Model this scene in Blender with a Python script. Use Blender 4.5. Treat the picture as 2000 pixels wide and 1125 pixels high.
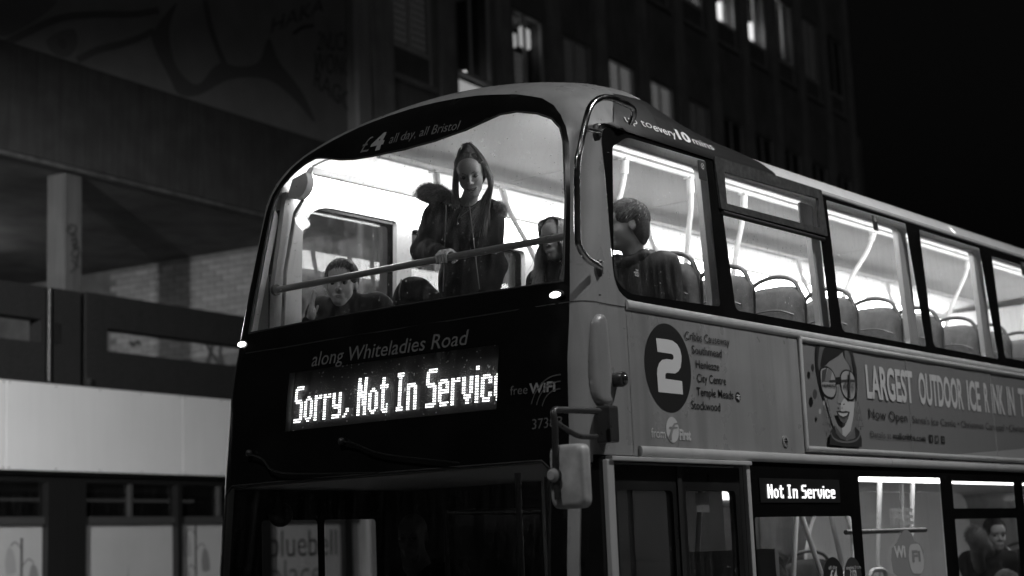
import bpy, bmesh, math, random
import numpy as np
from mathutils import Vector, Matrix
from mathutils.geometry import delaunay_2d_cdt
from mathutils.bvhtree import BVHTree

random.seed(7); np.random.seed(7)
scene = bpy.context.scene
for _o in list(bpy.data.objects):
    bpy.data.objects.remove(_o)
COL = scene.collection
R_ = math.radians

# ------------------------------------------------------------------ camera
# world = bus frame: +x runs to the rear of the bus, +y to its offside, z up (metres)
FPX = 3179.0                       # focal length in pixels of the 2000 px wide frame
CX, CY = 1000.0, 562.5
_vp = np.array([3489.0, 983.0]); _hs = -0.04
def _hor(x): return _vp[1] + _hs * (x - _vp[0])
_d1 = np.array([_vp[0] - CX, _vp[1] - CY, FPX]); _d1 /= np.linalg.norm(_d1)
_n = np.cross([0 - CX, _hor(0) - CY, FPX], [2000 - CX, _hor(2000) - CY, FPX]); _n /= np.linalg.norm(_n)
if _n[1] > 0: _n = -_n
_d1 = _d1 - _n * _d1.dot(_n); _d1 /= np.linalg.norm(_d1)
RW = np.stack([_d1, np.cross(_n, _d1), _n])     # rows: world axes seen in camera axes (right, down, forward)
CAM = np.array([-6.448, -5.779, 1.777])

def ray(px, py): return RW @ np.array([px - CX, py - CY, FPX])
def on(px, py, axis, val):
    d = ray(px, py); return CAM + d * ((val - CAM[axis]) / d[axis])
def proj(P):
    p = RW.T @ (np.asarray(P, float) - CAM); return np.array([CX + FPX * p[0] / p[2], CY + FPX * p[1] / p[2]])

cam = bpy.data.cameras.new('camera'); cam_ob = bpy.data.objects.new('camera', cam); COL.objects.link(cam_ob)
_m = Matrix.Identity(4)
for _i in range(3):
    _m[_i][0] = RW[_i, 0]; _m[_i][1] = -RW[_i, 1]; _m[_i][2] = -RW[_i, 2]; _m[_i][3] = CAM[_i]
cam_ob.matrix_world = _m
cam.sensor_width = 36.0; cam.lens = FPX / 2000 * 36.0
cam.clip_start = 0.1; cam.clip_end = 600
cam.dof.use_dof = True; cam.dof.focus_distance = 8.9; cam.dof.aperture_fstop = 1.6
scene.camera = cam_ob

# ------------------------------------------------------------------ world, moon, exposure
world = bpy.data.worlds.new('World'); scene.world = world; world.use_nodes = True
nt = world.node_tree; nt.nodes.clear()
_out = nt.nodes.new('ShaderNodeOutputWorld'); _bg = nt.nodes.new('ShaderNodeBackground')
_sky = nt.nodes.new('ShaderNodeTexSky'); _sky.sky_type = 'NISHITA'; _sky.sun_disc = False
_sky.sun_elevation = R_(-4.0); _sky.sun_rotation = R_(200)
_bw = nt.nodes.new('ShaderNodeRGBToBW')
nt.links.new(_sky.outputs[0], _bw.inputs[0]); nt.links.new(_bw.outputs[0], _bg.inputs[0])
_bg.inputs[1].default_value = 0.15
nt.links.new(_bg.outputs[0], _out.inputs[0])
sun = bpy.data.lights.new('moon_light', 'SUN'); sun.energy = 0.055; sun.angle = R_(3)
sun_ob = bpy.data.objects.new('moon_light', sun); COL.objects.link(sun_ob)
sun_ob.rotation_euler = (R_(38), R_(-18), 0); sun_ob.location = (-10, -12, 30)

vs = scene.view_settings
vs.view_transform = 'Standard'; vs.look = 'None'; vs.exposure = 0.0; vs.gamma = 1.0; vs.use_curve_mapping = False
cy = scene.cycles
cy.use_denoising = True
try: cy.denoiser = 'OPENIMAGEDENOISE'
except Exception: pass
cy.max_bounces = 10; cy.diffuse_bounces = 5; cy.glossy_bounces = 5; cy.transparent_max_bounces = 24
cy.transmission_bounces = 6; cy.caustics_reflective = False; cy.caustics_refractive = False
cy.sample_clamp_indirect = 6.0; cy.use_adaptive_sampling = True; cy.adaptive_threshold = 0.015

# ------------------------------------------------------------------ materials (black and white place: every colour is a grey)
MATS = {}
def g3(v): return (v, v, v, 1)
def mat(name, v=0.5, rough=0.5, metal=0.0, var=0.0, vscale=4.0, bump=0.0, bscale=40.0, coat=0.0, spec=0.5,
        streak=0.0, speck=0.0, emit=0.0, rvar=0.0):
    """plain principled grey with optional mottling (var), vertical dirt streaks, dark specks and fine bump"""
    if name in MATS: return MATS[name]
    m = bpy.data.materials.new(name); m.use_nodes = True; MATS[name] = m
    t = m.node_tree; b = t.nodes['Principled BSDF']
    b.inputs['Base Color'].default_value = g3(v); b.inputs['Roughness'].default_value = rough
    b.inputs['Metallic'].default_value = metal; b.inputs['Specular IOR Level'].default_value = spec
    b.inputs['Coat Weight'].default_value = coat; b.inputs['Coat Roughness'].default_value = 0.06
    N = t.nodes.new; L = t.links.new
    tc = N('ShaderNodeTexCoord')
    def noise(scale, detail=4, vec=None):
        n = N('ShaderNodeTexNoise'); n.inputs['Scale'].default_value = scale; n.inputs['Detail'].default_value = detail
        L(vec if vec is not None else tc.outputs['Object'], n.inputs['Vector']); return n.outputs['Fac']
    def rng(x, a, b_, c, d):
        r = N('ShaderNodeMapRange'); L(x, r.inputs[0])
        for i, q in enumerate((a, b_, c, d)): r.inputs[i + 1].default_value = q
        return r.outputs[0]
    def mul(x, y):
        q = N('ShaderNodeMath'); q.operation = 'MULTIPLY'; L(x, q.inputs[0])
        if hasattr(y, 'links'): L(y, q.inputs[1])
        else: q.inputs[1].default_value = y
        return q.outputs[0]
    fac = None
    if var: fac = rng(noise(vscale, 6), 0.3, 0.7, 1 - var, 1 + var)
    if streak:
        mp = N('ShaderNodeMapping'); mp.inputs['Scale'].default_value = (14, 14, 0.7); L(tc.outputs['Object'], mp.inputs['Vector'])
        s = rng(noise(1.0, 5, mp.outputs[0]), 0.42, 0.72, 1.0, 1 - streak); fac = s if fac is None else mul(fac, s)
    if speck:
        s = rng(noise(90, 2), 0.66, 0.72, 1.0, 1 - speck); fac = s if fac is None else mul(fac, s)
    if fac is not None:
        c = mul(fac, v); L(c, b.inputs['Base Color'])
    if rvar:
        L(rng(noise(vscale * 2.3, 5), 0.3, 0.7, max(0.02, rough - rvar), rough + rvar), b.inputs['Roughness'])
    if bump:
        bp = N('ShaderNodeBump'); bp.inputs['Strength'].default_value = bump; bp.inputs['Distance'].default_value = 0.01
        L(noise(bscale, 6), bp.inputs['Height']); L(bp.outputs[0], b.inputs['Normal'])
    if emit:
        b.inputs['Emission Color'].default_value = g3(1); b.inputs['Emission Strength'].default_value = emit
    return m

def glass(name, tint=0.92, dirt=0.06, refl=1.0, dscale=3.0, tmix=0.5):
    """thin window glass: clear transmission, angle-dependent reflection, a film of dust, drips and specks"""
    if name in MATS: return MATS[name]
    m = bpy.data.materials.new(name); m.use_nodes = True; MATS[name] = m
    t = m.node_tree; t.nodes.clear(); N = t.nodes.new; L = t.links.new
    out = N('ShaderNodeOutputMaterial')
    tr = N('ShaderNodeBsdfTransparent'); tr.inputs[0].default_value = g3(tint)
    gl = N('ShaderNodeBsdfGlossy'); gl.inputs['Roughness'].default_value = 0.015; gl.inputs[0].default_value = g3(0.95)
    lw = N('ShaderNodeLayerWeight'); lw.inputs[0].default_value = 0.5
    p = N('ShaderNodeMath'); p.operation = 'POWER'; L(lw.outputs['Facing'], p.inputs[0]); p.inputs[1].default_value = 4.0
    ma = N('ShaderNodeMath'); ma.operation = 'MULTIPLY_ADD'; L(p.outputs[0], ma.inputs[0]); ma.inputs[1].default_value = 0.9 * refl; ma.inputs[2].default_value = 0.04 * refl
    mx = N('ShaderNodeMixShader'); L(ma.outputs[0], mx.inputs[0]); L(tr.outputs[0], mx.inputs[1]); L(gl.outputs[0], mx.inputs[2])
    df = N('ShaderNodeBsdfDiffuse'); df.inputs[0].default_value = g3(0.6)
    tl = N('ShaderNodeBsdfTranslucent'); tl.inputs[0].default_value = g3(0.6)
    ds = N('ShaderNodeMixShader'); ds.inputs[0].default_value = tmix; L(df.outputs[0], ds.inputs[1]); L(tl.outputs[0], ds.inputs[2])
    tc = N('ShaderNodeTexCoord')
    mp = N('ShaderNodeMapping'); mp.inputs['Scale'].default_value = (9, 9, 0.8); L(tc.outputs['Object'], mp.inputs[0])
    n1 = N('ShaderNodeTexNoise'); n1.inputs['Scale'].default_value = dscale; n1.inputs['Detail'].default_value = 6; L(mp.outputs[0], n1.inputs[0])
    n2 = N('ShaderNodeTexNoise'); n2.inputs['Scale'].default_value = 55; n2.inputs['Detail'].default_value = 2; L(tc.outputs['Object'], n2.inputs[0])
    r1 = N('ShaderNodeMapRange'); L(n1.outputs[0], r1.inputs[0])
    for i, q in enumerate((0.45, 0.8, 0.25 * dirt, 1.6 * dirt)): r1.inputs[i + 1].default_value = q
    r2 = N('ShaderNodeMapRange'); L(n2.outputs[0], r2.inputs[0])
    for i, q in enumerate((0.665, 0.74, 0.0, 5.0 * dirt)): r2.inputs[i + 1].default_value = q
    ad = N('ShaderNodeMath'); ad.operation = 'ADD'; ad.use_clamp = True; L(r1.outputs[0], ad.inputs[0]); L(r2.outputs[0], ad.inputs[1])
    m2 = N('ShaderNodeMixShader'); L(ad.outputs[0], m2.inputs[0]); L(mx.outputs[0], m2.inputs[1]); L(ds.outputs[0], m2.inputs[2])
    L(m2.outputs[0], out.inputs[0])
    return m

def emis(name, s, v=1.0):
    if name in MATS: return MATS[name]
    m = bpy.data.materials.new(name); m.use_nodes = True; MATS[name] = m
    t = m.node_tree; t.nodes.clear()
    o = t.nodes.new('ShaderNodeOutputMaterial'); e = t.nodes.new('ShaderNodeEmission')
    e.inputs[0].default_value = g3(v); e.inputs[1].default_value = s; t.links.new(e.outputs[0], o.inputs[0]); return m

# ------------------------------------------------------------------ object helpers
def tag(o, label=None, cat=None, group=None, kind=None):
    if label: o['label'] = label
    if cat: o['category'] = cat
    if group: o['group'] = group
    if kind: o['kind'] = kind
    return o
def thing(name, label, cat, loc=(0, 0, 0), group=None):
    o = bpy.data.objects.new(name, None); o.empty_display_size = 0.2; COL.objects.link(o); o.location = loc
    return tag(o, label, cat, group)
def mesh_ob(name, me, m, parent=None):
    o = bpy.data.objects.new(name, me); COL.objects.link(o)
    if m is not None and len(me.materials) == 0: me.materials.append(m)
    if parent is not None:
        o.parent = parent
        o.matrix_parent_inverse = WINV(parent)
    return o
def WORLD(o):
    m = o.matrix_basis.copy()
    if o.parent is not None: m = WORLD(o.parent) @ o.matrix_parent_inverse @ m
    return m
def WINV(o): return WORLD(o).inverted()

class MB:
    """collects world-space shapes, builds one mesh"""
    def __init__(s): s.v = []; s.f = []
    def add(s, vs, fs):
        k = len(s.v); s.v += [tuple(map(float, q)) for q in vs]; s.f += [tuple(int(i) + k for i in q) for q in fs]; return s
    def box(s, x0, x1, y0, y1, z0, z1):
        return s.add([(x0, y0, z0), (x1, y0, z0), (x1, y1, z0), (x0, y1, z0), (x0, y0, z1), (x1, y0, z1), (x1, y1, z1), (x0, y1, z1)],
                     [(0, 3, 2, 1), (4, 5, 6, 7), (0, 1, 5, 4), (1, 2, 6, 5), (2, 3, 7, 6), (3, 0, 4, 7)])
    def hexa(s, lo, hi):
        """lo, hi: 4 points each, same winding"""
        return s.add(list(lo) + list(hi), [(0, 3, 2, 1), (4, 5, 6, 7), (0, 1, 5, 4), (1, 2, 6, 5), (2, 3, 7, 6), (3, 0, 4, 7)])
    def tube(s, path, r, n=10, caps=True):
        P = [np.array(p, float) for p in path]; k = len(P)
        rr = r if hasattr(r, '__len__') else [r] * k
        T = [P[min(i + 1, k - 1)] - P[max(i - 1, 0)] for i in range(k)]; T = [t / (np.linalg.norm(t) + 1e-12) for t in T]
        a = np.cross(T[0], (0, 0, 1.0));
        if np.linalg.norm(a) < 1e-3: a = np.cross(T[0], (0, 1.0, 0))
        a /= np.linalg.norm(a); vs = []
        for i in range(k):
            a = a - T[i] * a.dot(T[i]); a /= np.linalg.norm(a); b = np.cross(T[i], a)
            for j in range(n):
                w = 2 * math.pi * j / n; vs.append(P[i] + rr[i] * (math.cos(w) * a + math.sin(w) * b))
        fs = [(i * n + j, i * n + (j + 1) % n, (i + 1) * n + (j + 1) % n, (i + 1) * n + j) for i in range(k - 1) for j in range(n)]
        if caps: fs += [tuple(range(n))[::-1], tuple((k - 1) * n + j for j in range(n))]
        return s.add(vs, fs)
    def loft(s, rings, closed=True, caps=True):
        n = len(rings[0]); vs = [p for r in rings for p in r]; m = n if closed else n - 1
        fs = [(i * n + j, i * n + (j + 1) % n, (i + 1) * n + (j + 1) % n, (i + 1) * n + j) for i in range(len(rings) - 1) for j in range(m)]
        if caps and closed: fs += [tuple(range(n))[::-1], tuple((len(rings) - 1) * n + j for j in range(n))]
        return s.add(vs, fs)
    def ball(s, c, r, n=12, m=8):
        c = np.array(c, float); r = np.array(r if hasattr(r, '__len__') else (r, r, r), float); rings = []
        for i in range(m + 1):
            a = -math.pi / 2 + math.pi * i / m
            a = max(-1.53, min(1.53, a))
            rings.append([c + r * np.array((math.cos(a) * math.cos(2 * math.pi * j / n), math.cos(a) * math.sin(2 * math.pi * j / n), math.sin(a))) for j in range(n)])
        return s.loft(rings)
    def build(s, name, m, parent=None, smooth=0, bevel=0.0, seg=2, fix=True):
        me = bpy.data.meshes.new(name); me.from_pydata(s.v, [], s.f)
        if fix or bevel:
            bm = bmesh.new(); bm.from_mesh(me)
            if fix: bmesh.ops.recalc_face_normals(bm, faces=bm.faces)
            if bevel:
                es = [e for e in bm.edges if len(e.link_faces) == 2 and e.calc_face_angle(0) > 0.5]
                bmesh.ops.bevel(bm, geom=es, offset=bevel, segments=seg, affect='EDGES', profile=0.6, clamp_overlap=True)
            bm.to_mesh(me); bm.free()
        if smooth:
            me.polygons.foreach_set('use_smooth', [True] * len(me.polygons))
            if smooth < 180: me.set_sharp_from_angle(angle=R_(smooth))
        return mesh_ob(name, me, m, parent)

def bez(pts, n=8):
    """Catmull-Rom through points"""
    P = [np.array(p, float) for p in pts]; P = [2 * P[0] - P[1]] + P + [2 * P[-1] - P[-2]]; out = []
    for i in range(1, len(P) - 2):
        for k in range(n):
            t = k / n; a, b, c, d = P[i - 1:i + 3]
            out.append(0.5 * (2 * b + (c - a) * t + (2 * a - 5 * b + 4 * c - d) * t * t + (3 * b - a - 3 * c + d) * t ** 3))
    return out + [P[-2]]
def bend(pts, r=0.05, n=6):
    """polyline with rounded corners"""
    P = [np.array(p, float) for p in pts]; out = [P[0]]
    for i in range(1, len(P) - 1):
        a, b, c = P[i - 1], P[i], P[i + 1]; da = np.linalg.norm(a - b); dc = np.linalg.norm(c - b)
        q = min(r, da * 0.48, dc * 0.48); s = b + (a - b) / da * q; e = b + (c - b) / dc * q
        for k in range(n + 1):
            t = k / n; out.append((1 - t) ** 2 * s + 2 * t * (1 - t) * b + t * t * e)
    return out + [P[-1]]
def rpoly(pts, r, n=5):
    """closed polygon with rounded corners; r one radius or one per corner"""
    P = [np.array(p, float) for p in pts]; k = len(P); rr = r if hasattr(r, '__len__') else [r] * k; out = []
    for i in range(k):
        a, b, c = P[i - 1], P[i], P[(i + 1) % k]; da = np.linalg.norm(a - b); dc = np.linalg.norm(c - b)
        q = min(rr[i], da * 0.49, dc * 0.49)
        if q < 1e-5: out.append(b); continue
        s = b + (a - b) / da * q; e = b + (c - b) / dc * q
        for j in range(n + 1):
            t = j / n; out.append((1 - t) ** 2 * s + 2 * t * (1 - t) * b + t * t * e)
    return out
def resample(poly, step):
    out = []
    for i in range(len(poly)):
        a = np.array(poly[i], float); b = np.array(poly[(i + 1) % len(poly)], float)
        k = max(1, int(math.ceil(np.linalg.norm(b - a) / step)))
        for j in range(k): out.append(a + (b - a) * j / k)
    return out
def insideN(P, polys):
    """even-odd test of many points at once"""
    P = np.asarray(P, float); c = np.zeros(len(P), bool); x = P[:, 0]; y = P[:, 1]
    for Q in polys:
        Q = np.array([[q[0], q[1]] for q in Q], float); R2 = np.roll(Q, 1, 0)
        for (xi, yi), (xj, yj) in zip(Q, R2):
            if yi == yj: continue
            c ^= ((yi > y) != (yj > y)) & (x < (xj - xi) * (y - yi) / (yj - yi) + xi)
    return c
def patch(polys, step, fn, mb=None):
    """even-odd region of 2-D polygons, triangulated on a grid of `step`, sent through fn(a,b)->xyz"""
    mb = mb or MB(); polys = [resample(p, step) if step else [np.array(q, float) for q in p] for p in polys]
    vs = []; es = []
    for p in polys:
        k = len(vs); vs += [Vector((float(q[0]), float(q[1]))) for q in p]; es += [(k + i, k + (i + 1) % len(p)) for i in range(len(p))]
    if step:
        A = np.array([[q[0], q[1]] for p in polys for q in p]); lo = A.min(0); hi = A.max(0)
        ga, gb = np.meshgrid(np.arange(lo[0] + step * 0.6, hi[0], step), np.arange(lo[1] + step * 0.6, hi[1], step), indexing='ij')
        gp = np.stack([ga.ravel(), gb.ravel()], 1)
        if len(gp):
            gp = gp[insideN(gp, polys)]
        if len(gp):
            d = np.min(np.hypot(gp[:, None, 0] - A[None, :, 0], gp[:, None, 1] - A[None, :, 1]), 1)
            vs += [Vector((float(q[0]), float(q[1]))) for q in gp[d > step * .35]]
    r = delaunay_2d_cdt(vs, es, [], 0, 1e-6)
    V = np.array([(q.x, q.y) for q in r[0]]); F = [tuple(f) for f in r[2]]
    cen = np.array([V[list(f)].mean(0) for f in F]); ok = insideN(cen, polys); F = [f for f, k in zip(F, ok) if k]
    used = sorted({i for f in F for i in f}); mp = {o: i for i, o in enumerate(used)}
    return mb.add([fn(float(V[i][0]), float(V[i][1])) for i in used], [tuple(mp[i] for i in f) for f in F])
def slab(polys, step, fn, nrm, thick, mb=None):
    """patch with thickness: front sheet at fn, back sheet at fn - nrm*thick, and the rim"""
    mb = mb or MB(); nrm = np.array(nrm, float)
    patch(polys, step, fn, mb); patch(polys, step, lambda a, b: np.array(fn(a, b)) - nrm * thick, mb)
    for p in polys:
        q = resample(p, step) if step else p; n = len(q)
        f0 = [np.array(fn(*t)) for t in q]; mb.add(f0 + [t - nrm * thick for t in f0], [(i, (i + 1) % n, n + (i + 1) % n, n + i) for i in range(n)])
    return mb

# ------------------------------------------------------------------ lettering
_TC = {}
def text2d(s, bold=0.0, shear=0.0, space=1.0):
    """flat triangulated lettering, cap height 1, left edge 0, baseline 0 -> (verts, faces, width)"""
    key = (s, bold, shear, space)
    if key in _TC: return _TC[key]
    cu = bpy.data.curves.new('tmp_text', 'FONT'); cu.body = s; cu.size = 1.0; cu.offset = bold; cu.shear = shear; cu.resolution_u = 3
    cu.space_character = space
    o = bpy.data.objects.new('tmp_text', cu); COL.objects.link(o)
    dg = bpy.context.evaluated_depsgraph_get(); me = o.evaluated_get(dg).to_mesh()
    V = np.array([v.co[:2] for v in me.vertices]); F = [tuple(p.vertices) for p in me.polygons]
    o.evaluated_get(dg).to_mesh_clear(); bpy.data.objects.remove(o); bpy.data.curves.remove(cu)
    cap = CAPH; V = V / cap; V[:, 0] -= V[:, 0].min(); _TC[key] = (V, F, V[:, 0].max()); return _TC[key]
CAPH = 0.694
def letters(s, fn, a0, a1, b0, b1, cap, mb=None, bold=0.0, shear=0.0, space=1.0):
    """write s from (a0,b0) to (a1,b1) along the baseline with cap height `cap`; fn(a,b) -> xyz"""
    V, F, w = text2d(s, bold, shear, space); mb = mb or MB()
    k = (a1 - a0) / w
    mb.add([fn(a0 + v[0] * k, b0 + (b1 - b0) * v[0] / w + v[1] * cap) for v in V], F); return mb
# ------------------------------------------------------------------ bus body surfaces
_PV = [.3, 1.0, 1.72, 2.135, 2.69, 2.97, 3.27, 3.615, 3.84, 4.0, 4.12, 4.22, 4.30, 4.36, 4.41, 4.44, 4.46]
_PX = [-.25, -.25, -.25, -.21, -.15, -.095, -.03, .05, .105, .15, .195, .25, .33, .43, .56, .72, .9]
_PZ = [.3, 1.0, 1.72, 2.135, 2.69, 2.97, 3.27, 3.615, 3.84, 4.0, 4.12, 4.22, 4.30, 4.36, 4.405, 4.43, 4.44]
_vd = np.linspace(.3, 4.46, 800)
def _sm(a):
    r = np.interp(_vd, _PV, a); k = np.exp(-np.linspace(-2, 2, 25) ** 2); k /= k.sum()
    return np.convolve(np.pad(r, 12, mode='reflect', reflect_type='odd'), k, 'valid')
_px, _pz = _sm(_PX), _sm(_PZ)
def Wz(z): return 1.26 - .045 * min(1.0, max(0.0, (z - 2.9) / 1.07))
RC, BUL, AF = .16, .075, 1.10
AM = AF + RC * math.pi / 2
def ua(u):
    y = abs(u) * 1.26; a = y if y <= AF else AF + RC * math.asin(min(1, (y - AF) / RC)); return math.copysign(a, u)
def drop(u): return .20 * u * u + .27 * abs(u) ** 12
def S(a, v, off=0.0):
    """bus front: a = arc length across from the centre, v = height along the profile"""
    if off:
        h = 1e-3; p = S(a, v); e = S(min(a + h, AM), v) - S(max(a - h, -AM), v); q = S(a, min(v + h, 4.46)) - S(a, v - h)
        n = np.cross(q, e); n /= np.linalg.norm(n) + 1e-12
        if n[0] > 0 and n[2] < .5: n = -n
        if n[2] < -.2 and v > 4: n = -n
        return p + n * off
    s = abs(a)
    if s <= AF: y = s; b = BUL * (y / 1.26) ** 2
    else:
        th = (s - AF) / RC; y = AF + RC * math.sin(th); b = BUL * (y / 1.26) ** 2 + RC * (1 - math.cos(th))
    u = y / 1.26; t = min(1, max(0, (v - 3.75) / .71)); c = t * t * (3 - 2 * t)
    x = float(np.interp(v, _vd, _px)); z = float(np.interp(v, _vd, _pz)) - c * drop(u)
    return np.array([x + (1 - c) * b, math.copysign(u * Wz(z), a), z])
def NS(px, py, off=0.0):
    """point of the nearside wall seen at a pixel of the 2000 px frame -> (x, z)"""
    z = 3.0
    for _ in range(4): P = on(px, py, 1, -(Wz(z) + off)); z = P[2]
    return np.array([P[0], P[2]])
def NSm(off=0.0): return lambda a, b: (a, -(Wz(b) + off), b)
def OSm(off=0.0): return lambda a, b: (a, Wz(b) + off, b)
_bv = [(S(AM, v)[0], S(AM, v)[2]) for v in np.linspace(.3, 4.46, 140)]
def border(z0, z1):
    """front edge of the flat side wall between two heights, going up"""
    zs = [q[1] for q in _bv]; xs = [q[0] for q in _bv]
    pts = [(float(np.interp(z0, zs, xs)), z0)] + [q for q in _bv if z0 + .01 < q[1] < z1 - .004] + [(float(np.interp(z1, zs, xs)), z1)]
    return pts
_FT = []
def FR(px, py):
    """front surface seen at a pixel -> (a, v)"""
    if not _FT: _FT.extend([(aa, vv, *proj(S(aa, vv))) for aa in np.linspace(-1.25, 1.25, 21) for vv in np.linspace(1.6, 4.3, 28)])
    T = np.array(_FT); a, v = T[np.argmin(np.hypot(T[:, 2] - px, T[:, 3] - py)), :2]
    for _ in range(10):
        h = 1e-3; p = proj(S(a, v)); J = np.stack([(proj(S(a + h, v)) - p) / h, (proj(S(a, v + h)) - p) / h], 1)
        try: d = np.clip(np.linalg.solve(J, np.array([px, py]) - p), -.06, .06)
        except Exception: break
        a = min(1.34, max(-1.34, a + d[0])); v = min(4.45, max(.4, v + d[1]))
    return np.array([a, v])

# bus finishes
PAINT = mat('bus_paint', .25, .34, var=.10, vscale=2.5, coat=.35, streak=.22, rvar=.10, speck=.12)
PAINT_HI = mat('bus_paint_pale', .42, .34, var=.06, vscale=1.5, coat=.3, streak=.10)
PAINT_CORNER = PAINT
BLACKG = mat('black_glazing', .006, .16, spec=.35, var=.3, vscale=3, rvar=.05)
VINYL = mat('black_vinyl', .012, .38, var=.3, vscale=6, speck=.2)
RUB = mat('black_rubber', .012, .6)
ALU = mat('brushed_aluminium', .42, .34, metal=.9, var=.12, vscale=18, rvar=.12)
CHROME = mat('chrome_tube', .5, .16, metal=1.0, var=.2, vscale=9, rvar=.08)
DKMET = mat('dark_metal', .045, .35, metal=.2, rvar=.1, vscale=10)
TRIM = mat('cream_interior_trim', .74, .42, var=.04, vscale=3)
CEIL = mat('ceiling_panel', .9, .5, var=.05, vscale=2)
GREYP = mat('grey_interior_panel', .22, .55, var=.1, vscale=4)
FLOORM = mat('bus_floor', .55, .6, speck=.4, var=.1)
POLE = mat('pale_grab_pole', .62, .3, var=.03)
SEATM = mat('seat_fabric', .085, .85, var=.25, vscale=25, bump=.3, bscale=220)
HANDM = mat('seat_handle', .06, .4)
LAMP = emis('ceiling_lamp_diffuser', 16.0)
TRIM2 = mat('window_trim', .30, .45, var=.05, vscale=3)
GL_UP = glass('upper_deck_glass', .93, .07)
GL_LO = glass('lower_deck_glass', .84, .035)
GL_DK = glass('tinted_glass', .82, .02, 1.0)
W_DIM = mat('dim_print', .40, .5); W_MID = mat('mid_print', .60, .5); W_HI = mat('white_print', .75, .45)
B_PRINT = mat('black_print', .012, .5)
ROOFM = mat('bus_roof_paint', .72, .30, var=.07, vscale=1.2, coat=.3, streak=.12, speck=.05)

bus = thing('double_decker_bus', 'grey double decker bus with lit upper deck and not in service display', 'bus', (5.0, 0, 0))
L = 10.4

# black front mask outline and openings, in (a, v)
def AV(l): return [(ua(u), v) for u, v in l]
MASK = AV([(-.944, 1.05), (-.956, 1.72), (-.957, 2.33), (-.948, 2.7), (-.942, 3.07), (-.927, 3.53), (-.908, 3.85), (-.885, 4.00), (-.85, 4.10), (-.80, 4.175), (-.724, 4.225), (-.567, 4.262), (-.33, 4.285), (-.08, 4.292),
        (.2, 4.292), (.4, 4.285), (.567, 4.262), (.724, 4.225), (.80, 4.175), (.85, 4.10), (.885, 4.00), (.908, 3.85), (.927, 3.53), (.942, 3.07), (.948, 2.7), (.957, 2.33), (.956, 1.72), (.944, 1.05)])
WIN = AV([(.862, 3.092), (.862, 3.3), (.862, 3.6), (.862, 3.84), (.853, 3.95), (.82, 4.04), (.76, 4.105), (.69, 4.145), (.62, 4.155), (.56, 4.13), (.50, 4.10), (.416, 4.062), (.325, 4.035), (.2, 4.018), (-.005, 4.008), (-.185, 4.018), (-.353, 4.05),
          (-.459, 4.09), (-.529, 4.12), (-.616, 4.128), (-.728, 4.103), (-.81, 4.06), (-.857, 3.985), (-.88, 3.87), (-.908, 3.53), (-.918, 3.098)])
WSC = AV([(-.90, 1.12), (-.90, 2.17), (-.86, 2.215), (.86, 2.215), (.91, 2.17), (.91, 1.12)])
DOM = [(-AM, .3), (AM, .3), (AM, 4.46), (-AM, 4.46)]
Sf = lambda a, v: S(a, v)
shell = patch([DOM, MASK], .05, Sf).build('front_body_shell', PAINT, bus, smooth=60)
_dl = FR(556, 852)[0]; _dr = FR(969, 811)[0]; DZ0, DZ1 = 2.487, 2.812
DISPH = [(_dl, DZ0), (_dr, DZ0), (_dr, DZ1), (_dl, DZ1)]
patch([MASK, WIN, WSC, DISPH], .05, Sf).build('front_black_panel', BLACKG, bus, smooth=60)
# thin rubber lip round the upper windscreen
def rim(poly, off, r, name, m, par, fn):
    q = resample(poly, .03); q = q + q[:1]
    return MB().tube([fn(a, b, off) for a, b in q], r, 6, caps=False).build(name, m, par, smooth=60)
uw = patch([WIN], .06, lambda a, v: S(a, v, -.006)).build('upper_windscreen', GL_UP, bus, smooth=180)
rim(WIN, -.002, .006, 'windscreen_seal', RUB, uw, lambda a, b, o: S(a, b, o))
lw_ = patch([WSC], .06, lambda a, v: S(a, v, -.006)).build('lower_windscreen', GL_DK, bus, smooth=180)
rim(WSC, -.002, .007, 'windscreen_seal', RUB, lw_, lambda a, b, o: S(a, b, o))

# nearside and offside walls: upper glazing band, painted middle, lower band
def xs(pts): return [tuple(NS(*p)) for p in pts]
W1 = rpoly(xs([(1196, 286), (1224, 268), (1377, 314), (1384, 370), (1407, 599), (1228, 574), (1199, 545)]), [.02, .05, .02, .3, .03, .1, .1])
W2a = rpoly(xs([(1411, 336), (1595, 388), (1598, 446), (1416, 398)]), .01)
W2b = rpoly(xs([(1412, 421), (1603, 470), (1623, 640), (1437, 606)]), [.01, .01, .02, .04])
W3 = rpoly(xs([(1613.5, 391), (1768, 437), (1809, 677), (1645, 647)]), [.01, .01, .03, .05])
W4 = rpoly(xs([(1795, 449), (1912, 485), (1950, 701), (1824, 677)]), [.01, .01, .03, .05])
_x3 = W3[0][0]
UPW = [W1, W2a, W2b, W3, W4]
_p5 = NS(1936, 494)[0]
for k in range(3):
    x0 = _p5 + 1.37 * k; UPW.append(rpoly([(x0, 3.885), (x0 + 1.2, 3.885), (x0 + 1.2, 3.10), (x0, 3.10)], [.01, .01, .04, .04]))
BAND = rpoly([(.305, 3.032), (10.2, 3.032), (10.2, 3.945), (.305, 3.945)], [.16, .02, .02, .10], 6)
BANDO = [(q[0] , q[1]) for q in BAND]
def wallpatch(polys, off, side, step=.25): return patch(polys, step, (NSm if side < 0 else OSm)(off))
for side in (-1, 1):
    bd = border(2.985, 3.972)
    up = bd + [(L, 3.972), (L, 2.985)]
    wallpatch([up, BAND], 0, side, .12).build('upper_side_panel', PAINT, bus, smooth=40)
    if side < 0:
        patch([BAND] + UPW, .3, NSm(.001)).build('window_surround', BLACKG, bus)
        for w in UPW: patch([w], .4, NSm(-.008)).build('side_window', GL_UP, bus)
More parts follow.
